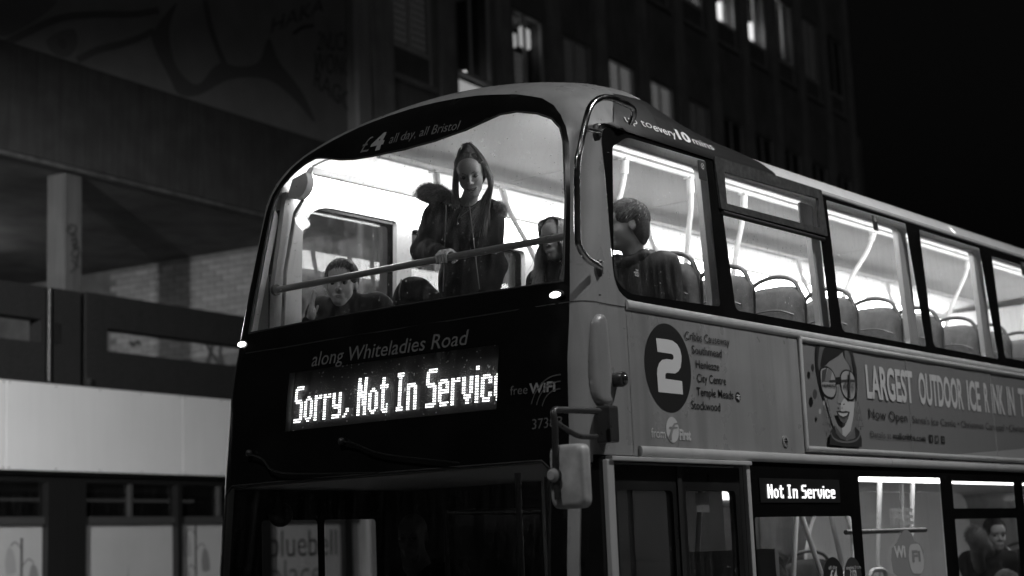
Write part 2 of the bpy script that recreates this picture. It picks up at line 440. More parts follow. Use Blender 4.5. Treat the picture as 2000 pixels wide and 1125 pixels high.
# offside: same bays, plain upper windows
OFW = [rpoly([(.46, 3.09), (1.36, 3.09), (1.36, 3.922), (.46, 3.922)], [.03, .03, .03, .2])]
for k in range(6):
    x0 = 1.52 + 1.37 * k; OFW.append(rpoly([(x0, 3.09), (x0 + 1.2, 3.09), (x0 + 1.2, 3.905), (x0, 3.905)], .03))
patch([BAND] + OFW, .3, OSm(.001)).build('window_surround', BLACKG, bus)
for w in OFW: patch([w], .4, OSm(-.008)).build('side_window', GL_UP, bus)

# waist: painted panels with real gaps
def panel(x0, x1, z0, z1, side, name='side_panel', m=PAINT, off=0.0, left=None):
    poly = (border(z0, z1) if left else [(x0, z0), (x0, z1)]) + [(x1, z1), (x1, z0)]
    return wallpatch([poly], off, side, .3).build(name, m, bus)
_seam = NS(1225, 640)[0]; _adv0 = NS(1556, 660)[0]
for side in (-1, 1):
    panel(None, _seam - .002, 2.24, 2.983, side, left=True)
    panel(_seam + .002, _adv0, 2.24, 2.983, side)
    panel(_adv0 + .003, L, 2.24, 2.983, side)
# rails: half round mouldings along the side
def rail(name, x0, x1, z, r, m, side=-1, off=0.0, flat=.7):
    rings = []
    for x in (x0, x1):
        rings.append([(x, side * (Wz(z) + off + r * flat * math.cos(t)), z + r * math.sin(t)) for t in np.linspace(-math.pi / 2, math.pi / 2, 9)] + [(x, side * (Wz(z) - .01), z + r), (x, side * (Wz(z) - .01), z - r)])
    return MB().loft(rings).build(name, m, bus, smooth=50)
for side in (-1, 1):
    rail('waist_rail', _seam + .003, 4.95, 3.005, .026, PAINT_HI, side)
    rail('waist_rail', 4.953, L, 3.005, .026, PAINT_HI, side)
    rail('lower_rail', NS(1247, 871)[0], 3.35, 2.262, .028, PAINT_HI, side, .006)
    rail('lower_rail', 3.353, L, 2.262, .028, PAINT_HI, side, .006)
rail('gutter_rail', 1.98, L, 3.955, .012, PAINT_HI, -1, .002)
rail('gutter_rail', .62, L, 3.955, .012, PAINT_HI, 1, .002)

# lower nearside: door, side display bay, windows
Z0 = 1.28
DOOR = rpoly([(NS(1192, 900)[0], .36), (NS(1449, 905)[0], .36), (NS(1449, 905)[0], 2.205), (NS(1192, 900)[0], 2.205)], .01)
LW1 = rpoly([tuple(NS(1474, 1010)), (NS(1662, 1008)[0], NS(1662, 1008)[1]), (NS(1664, 1008)[0], Z0 + .1), (NS(1474, 1010)[0], Z0 + .1)], .02)
_a = NS(1676, 931); _b = NS(1835, 934)
LW2 = rpoly([tuple(_a), tuple(_b), (_b[0], Z0 + .1), (_a[0], Z0 + .1)], .02)
_c = NS(1859, 940); _d = NS(1979, 944); _e = NS(1861, 993); _f = NS(1862, 1014); _g = NS(1990, 1014)
LW3 = rpoly([tuple(_c), (_d[0], _c[1]), (_d[0], _e[1]), (_c[0], _e[1])], .01)
LW4 = rpoly([(_c[0], _f[1]), (_d[0], _f[1]), (_d[0], Z0 + .1), (_c[0], Z0 + .1)], .01)
LWS = [LW1, LW2, LW3, LW4]
x0 = _d[0] + .18
while x0 < 9.4:
    LWS.append(rpoly([(x0, _c[1]), (x0 + 1.2, _c[1]), (x0 + 1.2, Z0 + .1), (x0, Z0 + .1)], .02)); x0 += 1.37
LB = border(Z0, 2.238) + [(L, 2.238), (L, Z0)]
DOORU = [(q[0], max(q[1], Z0 - .2)) for q in DOOR]
DU = [(DOOR[0][0], Z0 - .001)]
dx0, dx1 = NS(1192, 900)[0], NS(1449, 905)[0]
LBN = border(Z0, 2.238) + [(L, 2.238), (L, Z0), (dx1, Z0), (dx1, 2.205), (dx0, 2.205), (dx0, Z0)]
patch([LBN] + LWS, .35, NSm(0)).build('lower_window_surround', BLACKG, bus)
for w in LWS: patch([w], .5, NSm(-.008)).build('lower_side_window', GL_LO, bus)
CABW = [rpoly([(.24, 1.2), (.70, 1.2), (.70, 2.03), (.24, 2.03)], .03), rpoly([(.76, 1.2), (1.22, 1.2), (1.22, 2.03), (.76, 2.03)], .03)]
OLW = []
x0 = 2.0
while x0 < 9.4: OLW.append(rpoly([(x0, 2.1), (x0 + 1.2, 2.1), (x0 + 1.2, 1.35), (x0, 1.35)], .03)); x0 += 1.37
CABZ = border(1.1, 2.238) + [(L, 2.238), (L, 1.1)]
patch([CABZ] + CABW + OLW, .35, OSm(0)).build('lower_window_surround', BLACKG, bus)
for w in OLW + CABW: patch([w], .5, OSm(-.008)).build('lower_side_window', GL_LO, bus)
# skirts with wheel arches
def arch(cx, r=.56):
    return [(cx + r * math.cos(t), max(.31, .50 + r * math.sin(t))) for t in np.linspace(math.pi * 1.12, -math.pi * .12, 20)]
for side in (-1, 1):
    top = Z0 - .002 if side < 0 else 1.098
    sk = border(.3, top) + [(L, top), (L, .3)]
    for cx in (7.95, 2.55):
        sk += [(cx + .6, .3)] + arch(cx)[::-1] + [(cx - .6, .3)]
    polys = [sk]
    if side < 0:
        sk = border(.3, top) + [(dx0, top), (dx0, .3)]
        polys = [sk, [(dx1, .3), (dx1, top), (L, top), (L, .3)] + [q for cx in (7.95, 2.55) for q in ([(cx + .6, .3)] + arch(cx)[::-1] + [(cx - .6, .3)])]]
    patch(polys, .2, (NSm if side < 0 else OSm)(0)).build('skirt_panel', PAINT, bus)
for cx in (2.55, 7.95):
    for side in (-1, 1):
        rings = [[(cx + rr * math.cos(t), side * yy, .5 + rr * math.sin(t)) for t in np.linspace(0, 2 * math.pi, 32, endpoint=False)] for rr, yy in ((.38, .92), (.49, .93), (.5, .96), (.5, 1.2), (.47, 1.225), (.30, 1.22))]
        ty = MB().loft(rings).build('wheel', mat('tyre_rubber', .02, .8, bump=.3), bus, smooth=40)
        rings = [[(cx + rr * math.cos(t), side * yy, .5 + rr * math.sin(t)) for t in np.linspace(0, 2 * math.pi, 24, endpoint=False)] for rr, yy in ((.3, 1.222), (.27, 1.17), (.14, 1.16), (.12, 1.21), (.02, 1.215))]
        MB().loft(rings).build('rim', ALU, ty, smooth=40)

# roof: from the dome back, crown lowering slightly
def roofring(x, k, n=41):
    r = []
    for u in np.linspace(-1, 1, n):
        z = 3.97 + (1 - k) * (.47 - drop(u)) + k * (.13 * (1 - abs(u) ** 14) + .09 * (1 - u * u)); r.append((x, u * Wz(z), z))
    return r
rx = [(.9, .0), (.98, .06), (1.1, .22), (1.25, .45), (1.45, .68), (1.7, .86), (2.0, .96), (2.3, 1.0), (4.9, 1.0)]
MB().loft([roofring(*q) for q in rx], closed=False).build('roof_panel', ROOFM, bus, smooth=180)
MB().loft([roofring(x, 1.01) for x in (4.906, 7.6)], closed=False).build('roof_panel', ROOFM, bus, smooth=180)
MB().loft([roofring(x, 1.0) for x in (7.606, L)], closed=False).build('roof_panel', ROOFM, bus, smooth=180)
# rear end
rear = [(u * Wz(3.97), 3.97 + .13 * (1 - abs(u) ** 14) + .09 * (1 - u * u)) for u in np.linspace(-1, 1, 21)]
rear = rear + [(1.26, 2.9), (1.26, .3), (-1.26, .3), (-1.26, 2.9)]
patch([rear], .4, lambda a, b: (L, a, b)).build('rear_panel', PAINT, bus)
MB().box(-.15, L - .05, -1.2, 1.2, .26, .34).build('lower_floor', FLOORM, bus)

# --- dome cap, black roof vinyl with its lettering, laid on the body
_dg = bpy.context.evaluated_depsgraph_get()
bm_ = bmesh.new()
for o in list(bus.children):
    if o.name.split('.')[0] in ('front_body_shell', 'roof_panel', 'upper_side_panel', 'window_surround', 'side_panel', 'front_black_panel'):
        k = o.data.copy(); bm_.from_mesh(k); bpy.data.meshes.remove(k)
BODY = BVHTree.FromBMesh(bm_); bm_.free()
def NB(off):
    """nearside decal: (x, z) pushed along +y on to the body"""
    def f(a, b):
        h, n, i, d = BODY.ray_cast(Vector((float(a), -4, float(b))), Vector((0, 1, 0)))
        if h is None or h.y > -.3: return (a, -(Wz(b) + off), b)
        if n.y > 0: n = -n
        q = h + n * off; return (q.x, q.y, q.z)
    return f
def NBo(offn):
    def f(a, b): return NB(offn(a, b))(a, b)
    return f
def PX(off):
    """body point seen at a pixel, pushed out along the body's own normal"""
    def f(a, b):
        d = ray(a, b); d = d / np.linalg.norm(d); h, n, i, q = BODY.ray_cast(Vector(CAM), Vector(d))
        if h is None: h, n, i, q = BODY.find_nearest(Vector(CAM + d * 8.6))
        if n.dot(Vector(d)) > 0: n = -n
        o_ = off(a, b) if callable(off) else off; h = h + n * o_; return (h.x, h.y, h.z)
    return f
v0 = [tuple(on(1196, 290, 1, -1.23)[[0, 2]]), tuple(on(1200, 245, 1, -1.22)[[0, 2]]), (.27, 4.085), (.45, 4.10), (.8, 4.145), (1.2, 4.15)]
vr = [tuple(on(p[0], p[1], 1, -1.2)[[0, 2]]) for p in ((1440, 278), (1462, 290), (1480, 303), (1497, 320), (1508, 337))]
_lv = [PX(0)(1197, q) for q in (300, 285, 270, 255, 240, 226, 214)]
_lv = [(.33, 0, 3.943), (.345, 0, 3.955)] + [q for q in _lv if q[2] > 3.95 and q[1] < 0 and q[0] < .7]
VPOLY = [(q[0], q[2]) for q in _lv] + [(max(.62, _lv[-1][0] + .12), max(4.2, _lv[-1][2] + .02)), (1.0, 4.22), (1.35, 4.17), (1.62, 4.14), (1.80, 4.12)] + vr[2:] + [(vr[-1][0] + .02, 3.943), (.6, 3.943)]
roof_vinyl = patch([VPOLY], .018, NB(.008)).build('roof_vinyl', VINYL, bus, smooth=180)
def cant(s, p0, p1, cap, m, bold=0.0, shear=0.0):
    a = on(p0[0], p0[1], 1, -1.225); b = on(p1[0], p1[1], 1, -1.225)
    return letters(s, NB(.0125), a[0], b[0], a[2], b[2], cap, bold=bold, shear=shear).build('lettering', m, roof_vinyl)
cant('up to', (1231, 238), (1280, 252), .046, W_MID)
cant('every', (1282, 255.5), (1327, 270.5), .046, W_HI, .012)
cant('10', (1330, 271.5), (1357, 280.5), .058, W_HI, .04)
cant('mins', (1361, 281), (1403, 294.5), .046, W_HI, .0)

# --- embossed corner blister, seams on the corner
bl = bez([(1152, 650), (1154, 630), (1162, 616), (1172, 613), (1181, 618), (1186, 634), (1190, 680), (1195, 730), (1198, 770), (1197, 786), (1188, 792), (1172, 791), (1160, 782), (1152, 755), (1150, 700), (1152, 650)], 5)[:-1]
_bl = np.array(resample(bl, 3))
def blo(a, b):
    d = np.min(np.hypot(_bl[:, 0] - a, _bl[:, 1] - b)); t = min(1, d / 11.0); return .0015 + .020 * math.sin(t * math.pi / 2)
patch([bl], 3.2, PX(blo)).build('corner_blister', PAINT, bus, smooth=180)
for k, (cx_, cy_, w_, h_) in enumerate(((896, 180, 9, 2.2), (800, 206, 8, 1.5), (1171, 576, 4, 2.0), (1008, 180, 2, 1.3), (1187, 298, 2.5, 1.5), (1240, 594, 3, 1.0))):
    rg_ = np.random.RandomState(k); patch([[(cx_ + w_ * rg_.uniform(.5, 1.1) * math.cos(t), cy_ + h_ * rg_.uniform(.5, 1.1) * math.sin(t) - (0.15 * w_ * math.cos(t) if k < 2 else 0)) for t in np.linspace(0, 2 * math.pi, 11, endpoint=False)]], 0, PX(.002)).build('paint_chip', RUB, bus)
def strip(p, w, off, name, m, par=None):
    """thin dark joint line following the body on the nearside, points (x,z)"""
    q = bez(p, 8); mb = MB(); vs = []
    for i, t in enumerate(q):
        e = q[min(i + 1, len(q) - 1)] - q[max(i - 1, 0)]; nrm = np.array((-e[1], e[0])) / (np.hypot(*e) + 1e-9)
        vs += [NB(off)(*(t + nrm * w)), NB(off)(*(t - nrm * w))]
    return mb.add(vs, [(2 * i, 2 * i + 1, 2 * i + 3, 2 * i + 2) for i in range(len(q) - 1)]).build(name, m, par or bus)
def onx(p): return np.array(on(p[0], p[1], 1, -1.22))[[0, 2]]
strip([onx(p) for p in ((1113, 589), (1135, 588), (1165, 594), (1200, 600), (1224, 603))], .0025, .0015, 'panel_joint', RUB)
# quarter-light glass on the lower corner, pale door post
patch([[(-AM, 1.2), (-AM, 2.20), (ua(-.988), 2.20), (ua(-.985), 1.2)]], .05, lambda a, v: S(a, v, .003)).build('corner_quarter_light', BLACKG, bus, smooth=180)
MB().box(NS(1177, 900)[0], dx0 - .004, -1.285, -1.2, .36, 2.215).build('door_post', PAINT_HI, bus, bevel=.008)
MB().box(dx1 + .004, dx1 + .045, -1.285, -1.2, .36, 2.215).build('door_post', PAINT_HI, bus, bevel=.008)
MB().box(dx0 - .04, dx1 + .045, -1.30, -1.2, 2.209, 2.232).build('door_header', PAINT_HI, bus, bevel=.006)
# double leaf entrance door
DFR = mat('door_frame', .014, .35, rvar=.1)
dm = (dx0 + dx1) / 2
for a, b in ((dx0 + .008, dm - .006), (dm + .006, dx1 - .008)):
    zb = .40; zt = 2.196; fr = [(a, zb), (b, zb), (b, zt), (a, zt)]; gl_ = rpoly([(a + .06, zb + .1), (b - .055, zb + .1), (b - .055, zt - .125), (a + .06, zt - .125)], .03)
    lf = slab([fr, gl_], 0, lambda p, q: (p, -1.243, q), (0, -1, 0), .04).build('door_leaf', DFR, bus)
    slab([gl_], 0, lambda p, q: (p, -1.232, q), (0, -1, 0), .006).build('door_glass', glass('door_glass', .75, .05), lf)
    MB().tube(bend([(a + .07, -1.19, 1.0), (a + .07, -1.15, 1.0), (a + .07, -1.15, 1.75), (a + .07, -1.19, 1.75)], .04), .014).build('door_handle', POLE, lf, smooth=60)
MB().box(dm - .02, dm + .02, -1.252, -1.246, .4, 2.19).build('door_edge_rubber', RUB, bus)
# ------------------------------------------------------------------ bus: outside fittings
def N3(px, py, y): return on(px, py, 1, y)
# polished branch-guard tube round the upper corner
gp = [N3(1172, 522, -1.28), N3(1166, 517, -1.315), N3(1150, 508, -1.33), N3(1134, 487, -1.33), N3(1128, 455, -1.33), N3(1127, 330, -1.33), N3(1133, 290, -1.33), N3(1144, 235, -1.325), N3(1154, 207, -1.32),
      N3(1170, 193, -1.315), N3(1190, 191, -1.31), N3(1222, 203, -1.30), N3(1236, 213, -1.30), N3(1237, 226, -1.29), N3(1232, 240, -1.25)]
guard = MB().tube(bez(gp, 7), .0165, 12).build('branch_guard', CHROME, bus, smooth=60)
def bracket(p, r=.03):
    x, z = p; mb = MB()
    rings = [[(x + rr * .62 * math.cos(t), -yy, z + rr * 1.5 * math.sin(t)) for t in np.linspace(0, 2 * math.pi, 16, endpoint=False)] for rr, yy in ((r, 1.235), (r, 1.262), (r * .8, 1.268))]
    return mb.loft(rings)
for p in ((1169, 524), (1166, 258)):
    q = N3(p[0], p[1], -1.25); bracket((q[0], q[2])).build('bracket', DKMET, guard, smooth=40)
    for dz in (-.03, .03): MB().ball((q[0], -1.272, q[2] + dz), .005, 8, 6).build('bolt', CHROME, guard, smooth=60)
q = N3(1172, 258, -1.25); q2 = N3(1147, 253, -1.325)
MB().tube([q, q2], .012, 10).build('stub_tube', CHROME, guard, smooth=60)
# mirror on a two bar arm
mk = MB(); bx = N3(1180, 832, -1.27)
mk.box(bx[0] - .05, bx[0] + .03, -1.34, -1.235, bx[2] - .085, bx[2] + .095)
arm = mk.build('mirror_bracket', DKMET, bus, bevel=.012)
MX = -.38
def M3(px, py): return on(px, py, 0, MX)
t0 = N3(1170, 803, -1.33); t1 = N3(1165, 853, -1.33); top = M3(1079, 800); mid = M3(1084, 825); bot = M3(1090, 976); cm = M3(1085, 926)
MB().tube(bend([t0, (top + t0) / 2 + np.array((0, -.0, .0)), top, mid, cm, bot], .05, 6), .0155, 12).build('mirror_arm', DKMET, arm, smooth=60)
MB().tube(bend([t1, N3(1130, 853, -1.35), mid], .05, 6), .013, 12).build('mirror_stay', DKMET, arm, smooth=60)
mc = M3(1102, 930); mw, mh = .096, .148
ev = lambda y, z, x: (x, y, z)
rp = rpoly([(-mw, -mh), (mw, -mh), (mw, mh), (-mw, mh)], .045, 6)
rings = []
for sc_, x in ((.80, -.035), (.93, -.028), (.99, -.012), (1.0, .01), (1.0, .03), (.96, .034)):
    rings.append([(MX + .045 + x, mc[1] + a * sc_, mc[2] + b * sc_) for a, b in rp])
MIRM = mat('scuffed_mirror_back', .40, .5, metal=.0, var=.4, vscale=9, rvar=.15, streak=.15)
hs = MB().loft(rings).build('mirror_housing', MIRM, arm, smooth=50)
cl = M3(1083, 929)
MB().tube([cl + np.array((-.02, 0, 0)), cl + np.array((.06, 0, 0))], .034, 18).build('mirror_clamp', DKMET, hs, smooth=40)
MB().tube([cl + np.array((-.034, -.004, 0)), cl + np.array((-.018, -.004, 0))], [.02, .034], 18).build('mirror_clamp', MIRM, hs, smooth=40)
# camera knob and charging socket
kx = NS(1199, 742); k0 = np.array([kx[0], -1.255, kx[1]])
kb = MB().tube([k0, k0 + (0, -.055, .0), k0 + (.0, -.068, 0)], [.036, .040, .034], 20).build('side_repeater', DKMET, bus, smooth=40)
MB().ball(k0 + (.004, -.064, 0), (.024, .018, .024), 14, 10).build('lens', mat('dark_lens', .03, .08, coat=1), kb, smooth=180)
sx = NS(1533, 862); s0 = np.array([sx[0], -1.262, sx[1]])
so = MB().loft([[(s0[0] + r * math.cos(t), -y, s0[2] + r * math.sin(t)) for t in np.linspace(0, 2 * math.pi, 24, endpoint=False)] for r, y in ((.034, 1.255), (.034, 1.266), (.030, 1.268), (.018, 1.268), (.016, 1.262))]).build('filler_socket', PAINT, bus, smooth=40)
MB().tube([s0 + (.003, -.002, -.002), s0 + (.003, -.012, -.002)], [.011, .008], 14).build('lock', DKMET, so, smooth=40)
# front marker lamps
MARK = emis('marker_lamp', 6.0)
for a in (-1.125, 1.125):
    c = S(a, 3.03, .004); n_ = np.array((-.9, math.copysign(.35, a), 0)); rr = []
    MB().ball(c, (.015, .036, .0165), 14, 8).build('marker_lamp', MARK, bus, smooth=180)
    MB().ball(c + np.array((.006, 0, 0)), (.014, .048, .026), 14, 8).build('lamp_base', RUB, bus, smooth=180)
c = S(1.345, 3.15, .004); MB().ball(c, (.022, .008, .03), 10, 8).build('marker_lamp', MARK, bus, smooth=180)
# wipers and small fittings of the lower windscreen
WIP = mat('wiper_black', .006, .4)
def Fp(px, py, off): a, v = FR(px, py); return S(a, v, off)
for pts in (((672, 863), (700, 868), (760, 889), (905, 906)), ((492, 887), (520, 897), (560, 925), (745, 925))):
    MB().tube(bez([Fp(p[0], p[1], .03) for p in pts], 5), [.009] + [.005] * 15, 8).build('wiper', WIP, bus, smooth=60)
for p in ((672, 863), (492, 886)): MB().ball(Fp(p[0], p[1], .02), .02, 10, 8).build('wiper_pivot', DKMET, bus, smooth=180)
# fine horizontal joint under the display and above it
def fstrip(pts, w, off, name, m):
    q = [Fp(p[0], p[1], off) for p in pts]; mb = MB(); vs = []
    for t in q: vs += [t + (0, 0, w), t - (0, 0, w)]
    return mb.add(vs, [(2 * i, 2 * i + 1, 2 * i + 3, 2 * i + 2) for i in range(len(q) - 1)]).build(name, m, bus)
fstrip([(480, 690), (560, 678), (640, 664), (760, 645), (900, 623), (1000, 607), (1100, 592)], .003, .002, 'panel_joint', mat('joint_sheen', .03, .3))

# ------------------------------------------------------------------ destination displays
def G(*r):
    s = set()
    for x0, y0, x1, y1 in r:
        for x in range(x0, x1 + 1):
            for y in range(y0, y1 + 1): s.add((x, y))
    return s
GL = {'S': (7, G((1,0,5,0),(0,1,5,1),(0,2,1,6),(0,6,4,6),(1,7,5,7),(4,8,5,13),(0,14,5,14),(0,15,4,15))),
 'o': (7, G((2,5,3,5),(1,6,4,6),(0,7,1,13),(4,7,5,13),(1,14,4,14),(2,15,3,15))),
 'r': (6, G((0,5,1,15),(3,5,4,5),(2,6,4,6))),
 'y': (7, G((0,5,1,10),(4,5,5,14),(1,10,5,11),(0,14,4,15))),
 ',': (5, G((2,12,3,13),(1,14,2,14),(0,15,1,15))),
 'N': (7, G((0,0,1,15),(4,0,5,15),(2,3,2,6),(2,6,3,8),(3,8,3,11))),
 't': (6, G((1,1,2,13),(0,4,4,5),(1,14,4,14),(2,15,4,15),(4,12,4,13))),
 'I': (6, G((0,0,3,1),(1,2,2,13),(0,14,3,15))),
 'n': (7, G((0,5,1,15),(2,5,4,6),(4,6,5,15))),
 'e': (7, G((1,5,4,5),(0,6,5,6),(0,7,1,13),(4,7,5,9),(2,9,5,10),(1,14,5,14),(1,15,4,15))),
 'v': (7, G((0,5,1,11),(4,5,5,11),(1,12,2,13),(3,12,4,13),(2,14,3,15))),
 'i': (3, G((0,1,1,2),(0,5,1,15))),
 'c': (7, G((1,5,4,5),(0,6,5,6),(0,7,1,13),(4,7,5,8),(4,12,5,13),(1,14,4,14),(1,15,4,15))),
 ' ': (4, set())}
def dots(s, maxcol=None):
    out = []; x = 0
    for ch in s:
        w, g = GL[ch]
        out += [(x + a, b) for a, b in g if maxcol is None or x + a <= maxcol]; x += w
    return out, x
LED = emis('led_dot', 5.5); LEDS = emis('side_led_dot', 1.9)
DISP = mat('display_backing', .012, .5)
a0, a1, zb, zt = _dl, _dr, DZ0, DZ1
disp = patch([[(a0 + .03, zb - .03), (a1 - .03, zb - .03), (a1 - .03, zt + .03), (a0 + .03, zt + .03)]], .08, lambda a, v: S(a, v, -.062)).build('destination_display', DISP, bus)
lo = FR(560, 826)[0]; 
pts, wd = dots('Sorry, Not In Service', 121)
ro = FR(962, 780)[0]; n_cols = 116
dp, wd = dots('Sorry, Not In Service')
# the message runs off the right edge of the panel
colx = lambda c: lo + (ro - lo) * c / 122.0
rowz = lambda r: 2.742 - (r / 15.0) * .197
mb = MB()
for c_, r_ in dp:
    a = colx(c_)
    if a < a1 + .004: continue
    h = .0036
    hv = .0032
    vs = [S(a - h, rowz(r_) - hv, -.052), S(a + h, rowz(r_) - hv, -.052), S(a + h, rowz(r_) + hv, -.052), S(a - h, rowz(r_) + hv, -.052)]
    mb.add(vs, [(0, 1, 2, 3)])
tag(mb.build('led_dots', LED, disp), kind='stuff')
patch([DISPH], .08, lambda a, v: S(a, v, -.002)).build('display_glass', glass('hazy_display_glass', .93, .16, .3, 3.0, .93), disp)
# front lettering
def front_text(s, p0, p1, cap, m, bold=0.0, shear=0.0, par=None):
    A = FR(*p0); B = FR(*p1)
    return letters(s, lambda a, v: S(a, v, .0035), A[0], B[0], A[1], B[1], cap, bold=bold, shear=shear).build('lettering', m, par or bus)
F_DIM = mat('front_dim_print', .11, .5); F_MID = mat('front_mid_print', .25, .5)
front_text('along Whiteladies Road', (609, 716), (914, 673), .078, F_DIM, .004, .12)
front_text('£', (704, 299), (722, 295.5), .098, F_DIM, -.004, .12)
front_text('4', (722, 295.5), (748, 290), .098, F_MID, .045, .12)
front_text('all day, all Bristol', (760, 281), (897, 253), .056, F_DIM, .0, .15)
front_text('free', (997, 772), (1031, 769), .045, F_DIM)
front_text('WiFi', (1034, 769), (1085, 764), .048, F_MID, .03)
front_text('37383', (1040, 839), (1098, 833), .05, F_DIM)
wc = FR(1094, 800)
for r in (.155, .125, .092):
    mb = MB(); vs = []
    for t in np.linspace(math.pi * .50, math.pi * .93, 18):
        for rr in (r - .003, r + .003): vs.append(S(wc[0] - rr * math.cos(t) * 1.0 if False else wc[0] + rr * abs(math.cos(t)), wc[1] + rr * math.sin(t) * 1.1, .0035))
    mb.add(vs, [(2 * i, 2 * i + 1, 2 * i + 3, 2 * i + 2) for i in range(17)]).build('wifi_arc', mat('dimmer_print', .06, .5), bus)
# side display
b0 = NS(1490, 978); b1 = NS(1640, 938)
sd = MB().box(NS(1484, 980)[0], NS(1640, 980)[0], -1.266, -1.262, b0[1] - .01, NS(1490, 938)[1] + .012).build('side_display', mat('side_display_panel', .02, .3), bus)
dp, wd = dots('Not In Service'); mb = MB()
s0 = NS(1498, 972); s1 = NS(1630, 972); st = NS(1498, 947)
for c_, r_ in dp:
    x = s0[0] + (s1[0] - s0[0]) * c_ / (wd - 1); z = st[1] - (st[1] - s0[1]) * r_ / 15.0; hx = .0042; hz = .0032
    mb.add([(x - hx, -1.269, z - hz), (x + hx, -1.269, z - hz), (x + hx, -1.269, z + hz), (x - hx, -1.269, z + hz)], [(0, 1, 2, 3)])
tag(mb.build('led_dots', LEDS, sd), kind='stuff')

# ------------------------------------------------------------------ nearside signwriting
def zz(sc_, ox, oy): return lambda p: NS(ox + p[0] / sc_, oy + p[1] / sc_)
q5 = zz(3.515, 1080, 580)
cc = q5((790, 486)); rad_z = (q5((760, 180))[1] - q5((818, 793))[1]) / 2; rad_x = (q5((951, 540))[0] - q5((630, 420))[0]) / 2
rad = (rad_x + rad_z) / 2
roundel = patch([[(cc[0] + rad_x * math.cos(t), cc[1] + rad_z * math.sin(t)) for t in np.linspace(0, 2 * math.pi, 64, endpoint=False)]], 0, NSm(.002)).build('route_roundel', mat('roundel_vinyl', .02, .4), bus)
two = [(703, 283), (780, 292), (815, 300), (848, 325), (868, 360), (878, 405), (878, 440), (872, 485), (858, 510), (835, 526), (780, 522), (770, 526), (767, 538), (768, 562), (882, 578), (889, 670), (720, 653), (710, 530), (713, 490), (724, 455), (745, 432), (775, 426), (812, 432), (821, 428), (824, 415), (820, 398), (808, 391), (713, 377)]
patch([[tuple(q5(p)) for p in two]], 0, NSm(.004)).build('route_number', mat('route_number_print', .62, .45), roundel)
for s, l, r in (('Cribbs Causeway', (905, 293), (1210, 335)), ('Southmead', (952, 388), (1158, 418)), ('Henleaze', (980, 487), (1140, 509)), ('City Centre', (988, 582), (1187, 606)), ('Temple Meads', (985, 675), (1238, 704)), ('Stockwood', (948, 767), (1148, 787))):
    A = q5(l); B = q5(r); letters(s, NSm(.003), A[0], B[0], (A[1] + B[1]) / 2, (A[1] + B[1]) / 2, .0455, bold=.004).build('lettering', B_PRINT, bus)
rc = q5((1268, 687)); em = patch([[(rc[0] + .028 * math.cos(t), rc[1] + .028 * math.sin(t)) for t in np.linspace(0, 2 * math.pi, 28, endpoint=False)]], 0, NSm(.003)).build('rail_emblem', B_PRINT, bus)
mb = MB()
for dz in (.006, -.008): mb.add([NSm(.005)(rc[0] + a, rc[1] + dz + b) for a, b in ((-.02, 0), (.02, 0), (.02, .005), (-.02, .005))], [(0, 1, 2, 3)])
for d in (1,): mb.add([NSm(.0052)(rc[0] + a, rc[1] + b) for a, b in ((-.012, .016), (-.005, .016), (.010, .002), (.003, .002))] , [(0, 1, 2, 3)]); mb.add([NSm(.0052)(rc[0] + a, rc[1] + b) for a, b in ((.010, .002), (.003, .002), (-.010, -.003), (-.003, -.003))], [(0, 1, 2, 3)]); mb.add([NSm(.0052)(rc[0] + a, rc[1] + b) for a, b in ((-.010, -.003), (-.003, -.003), (.012, -.018), (.005, -.018))], [(0, 1, 2, 3)])
mb.build('emblem_arrows', W_MID, em, fix=False)
A = q5((673, 962)); B = q5((770, 973)); letters('from', NSm(.003), A[0], B[0], (A[1] + B[1]) / 2, (A[1] + B[1]) / 2, .050, bold=-.004).build('lettering', W_MID, bus)
A = q5((868, 975)); B = q5((946, 985)); letters('First', NSm(.003), A[0], B[0], (A[1] + B[1]) / 2, (A[1] + B[1]) / 2, .052, bold=.045).build('lettering', mat('pale_print', .5, .45), bus)
lc = q5((818, 912)); lr = .067
disc = [(lc[0] + lr * .92 * math.cos(t), lc[1] + lr * math.sin(t)) for t in np.linspace(0, 2 * math.pi, 48, endpoint=False)]
def lg(p): return tuple(q5(p))
fcut = [lg(p) for p in ((800, 985), (790, 960), (808, 905), (793, 900), (795, 890), (812, 890), (826, 868), (850, 862), (858, 874), (838, 876), (828, 890), (852, 893), (850, 903), (824, 905), (812, 950), (812, 985))]
patch([disc, fcut], 0, NSm(.003)).build('operator_emblem', mat('pale_print', .5, .45), bus) if False else None
mb = MB()
patch([[p for p in disc if True]], 0, NSm(.003), mb); o_ = mb.build('operator_emblem', mat('pale_print', .5, .45), bus)
fin = [q for q in fcut]
patch([fin], 0, NSm(.0045)).build('emblem_letter', PAINT, o_)

# ------------------------------------------------------------------ advert on the side
q6 = zz(4.0, 1500, 640)
ax0 = q6((230, 90))[0] + .012; ax1 = 9.2; az0 = q6((300, 935))[1]; az1 = q6((240, 100))[1]
AD1 = mat('advert_print', .17, .42, var=.04, vscale=1); AD2 = mat('advert_print_pale', .30, .42, var=.04, vscale=1)
sj = [ax0, q6((1075, 400))[0], q6((1735, 500))[0], 6.9, ax1]
sheets = []
for i in range(4):
    off = .004 + .0022 * (i % 2)
    sheets.append(patch([[(sj[i], az0), (sj[i + 1] + .012, az0), (sj[i + 1] + .012, az1), (sj[i], az1)]], .2, lambda a, b, o=off: (a, -(Wz(b) + o + .0015 * math.sin(a * 9)), b)).build('advert_sheet', AD1, bus))
for j in sj[1:3]:
    MB().tube([(j + .004 + .012 * t, -(1.262 + .004), az1 - (az1 - az0) * t) for t in np.linspace(0, 1, 6)], [.004, .0055, .005, .006, .0045, .005], 8).build('sheet_edge_fold', AD1, bus, smooth=60)
ADO = .0105
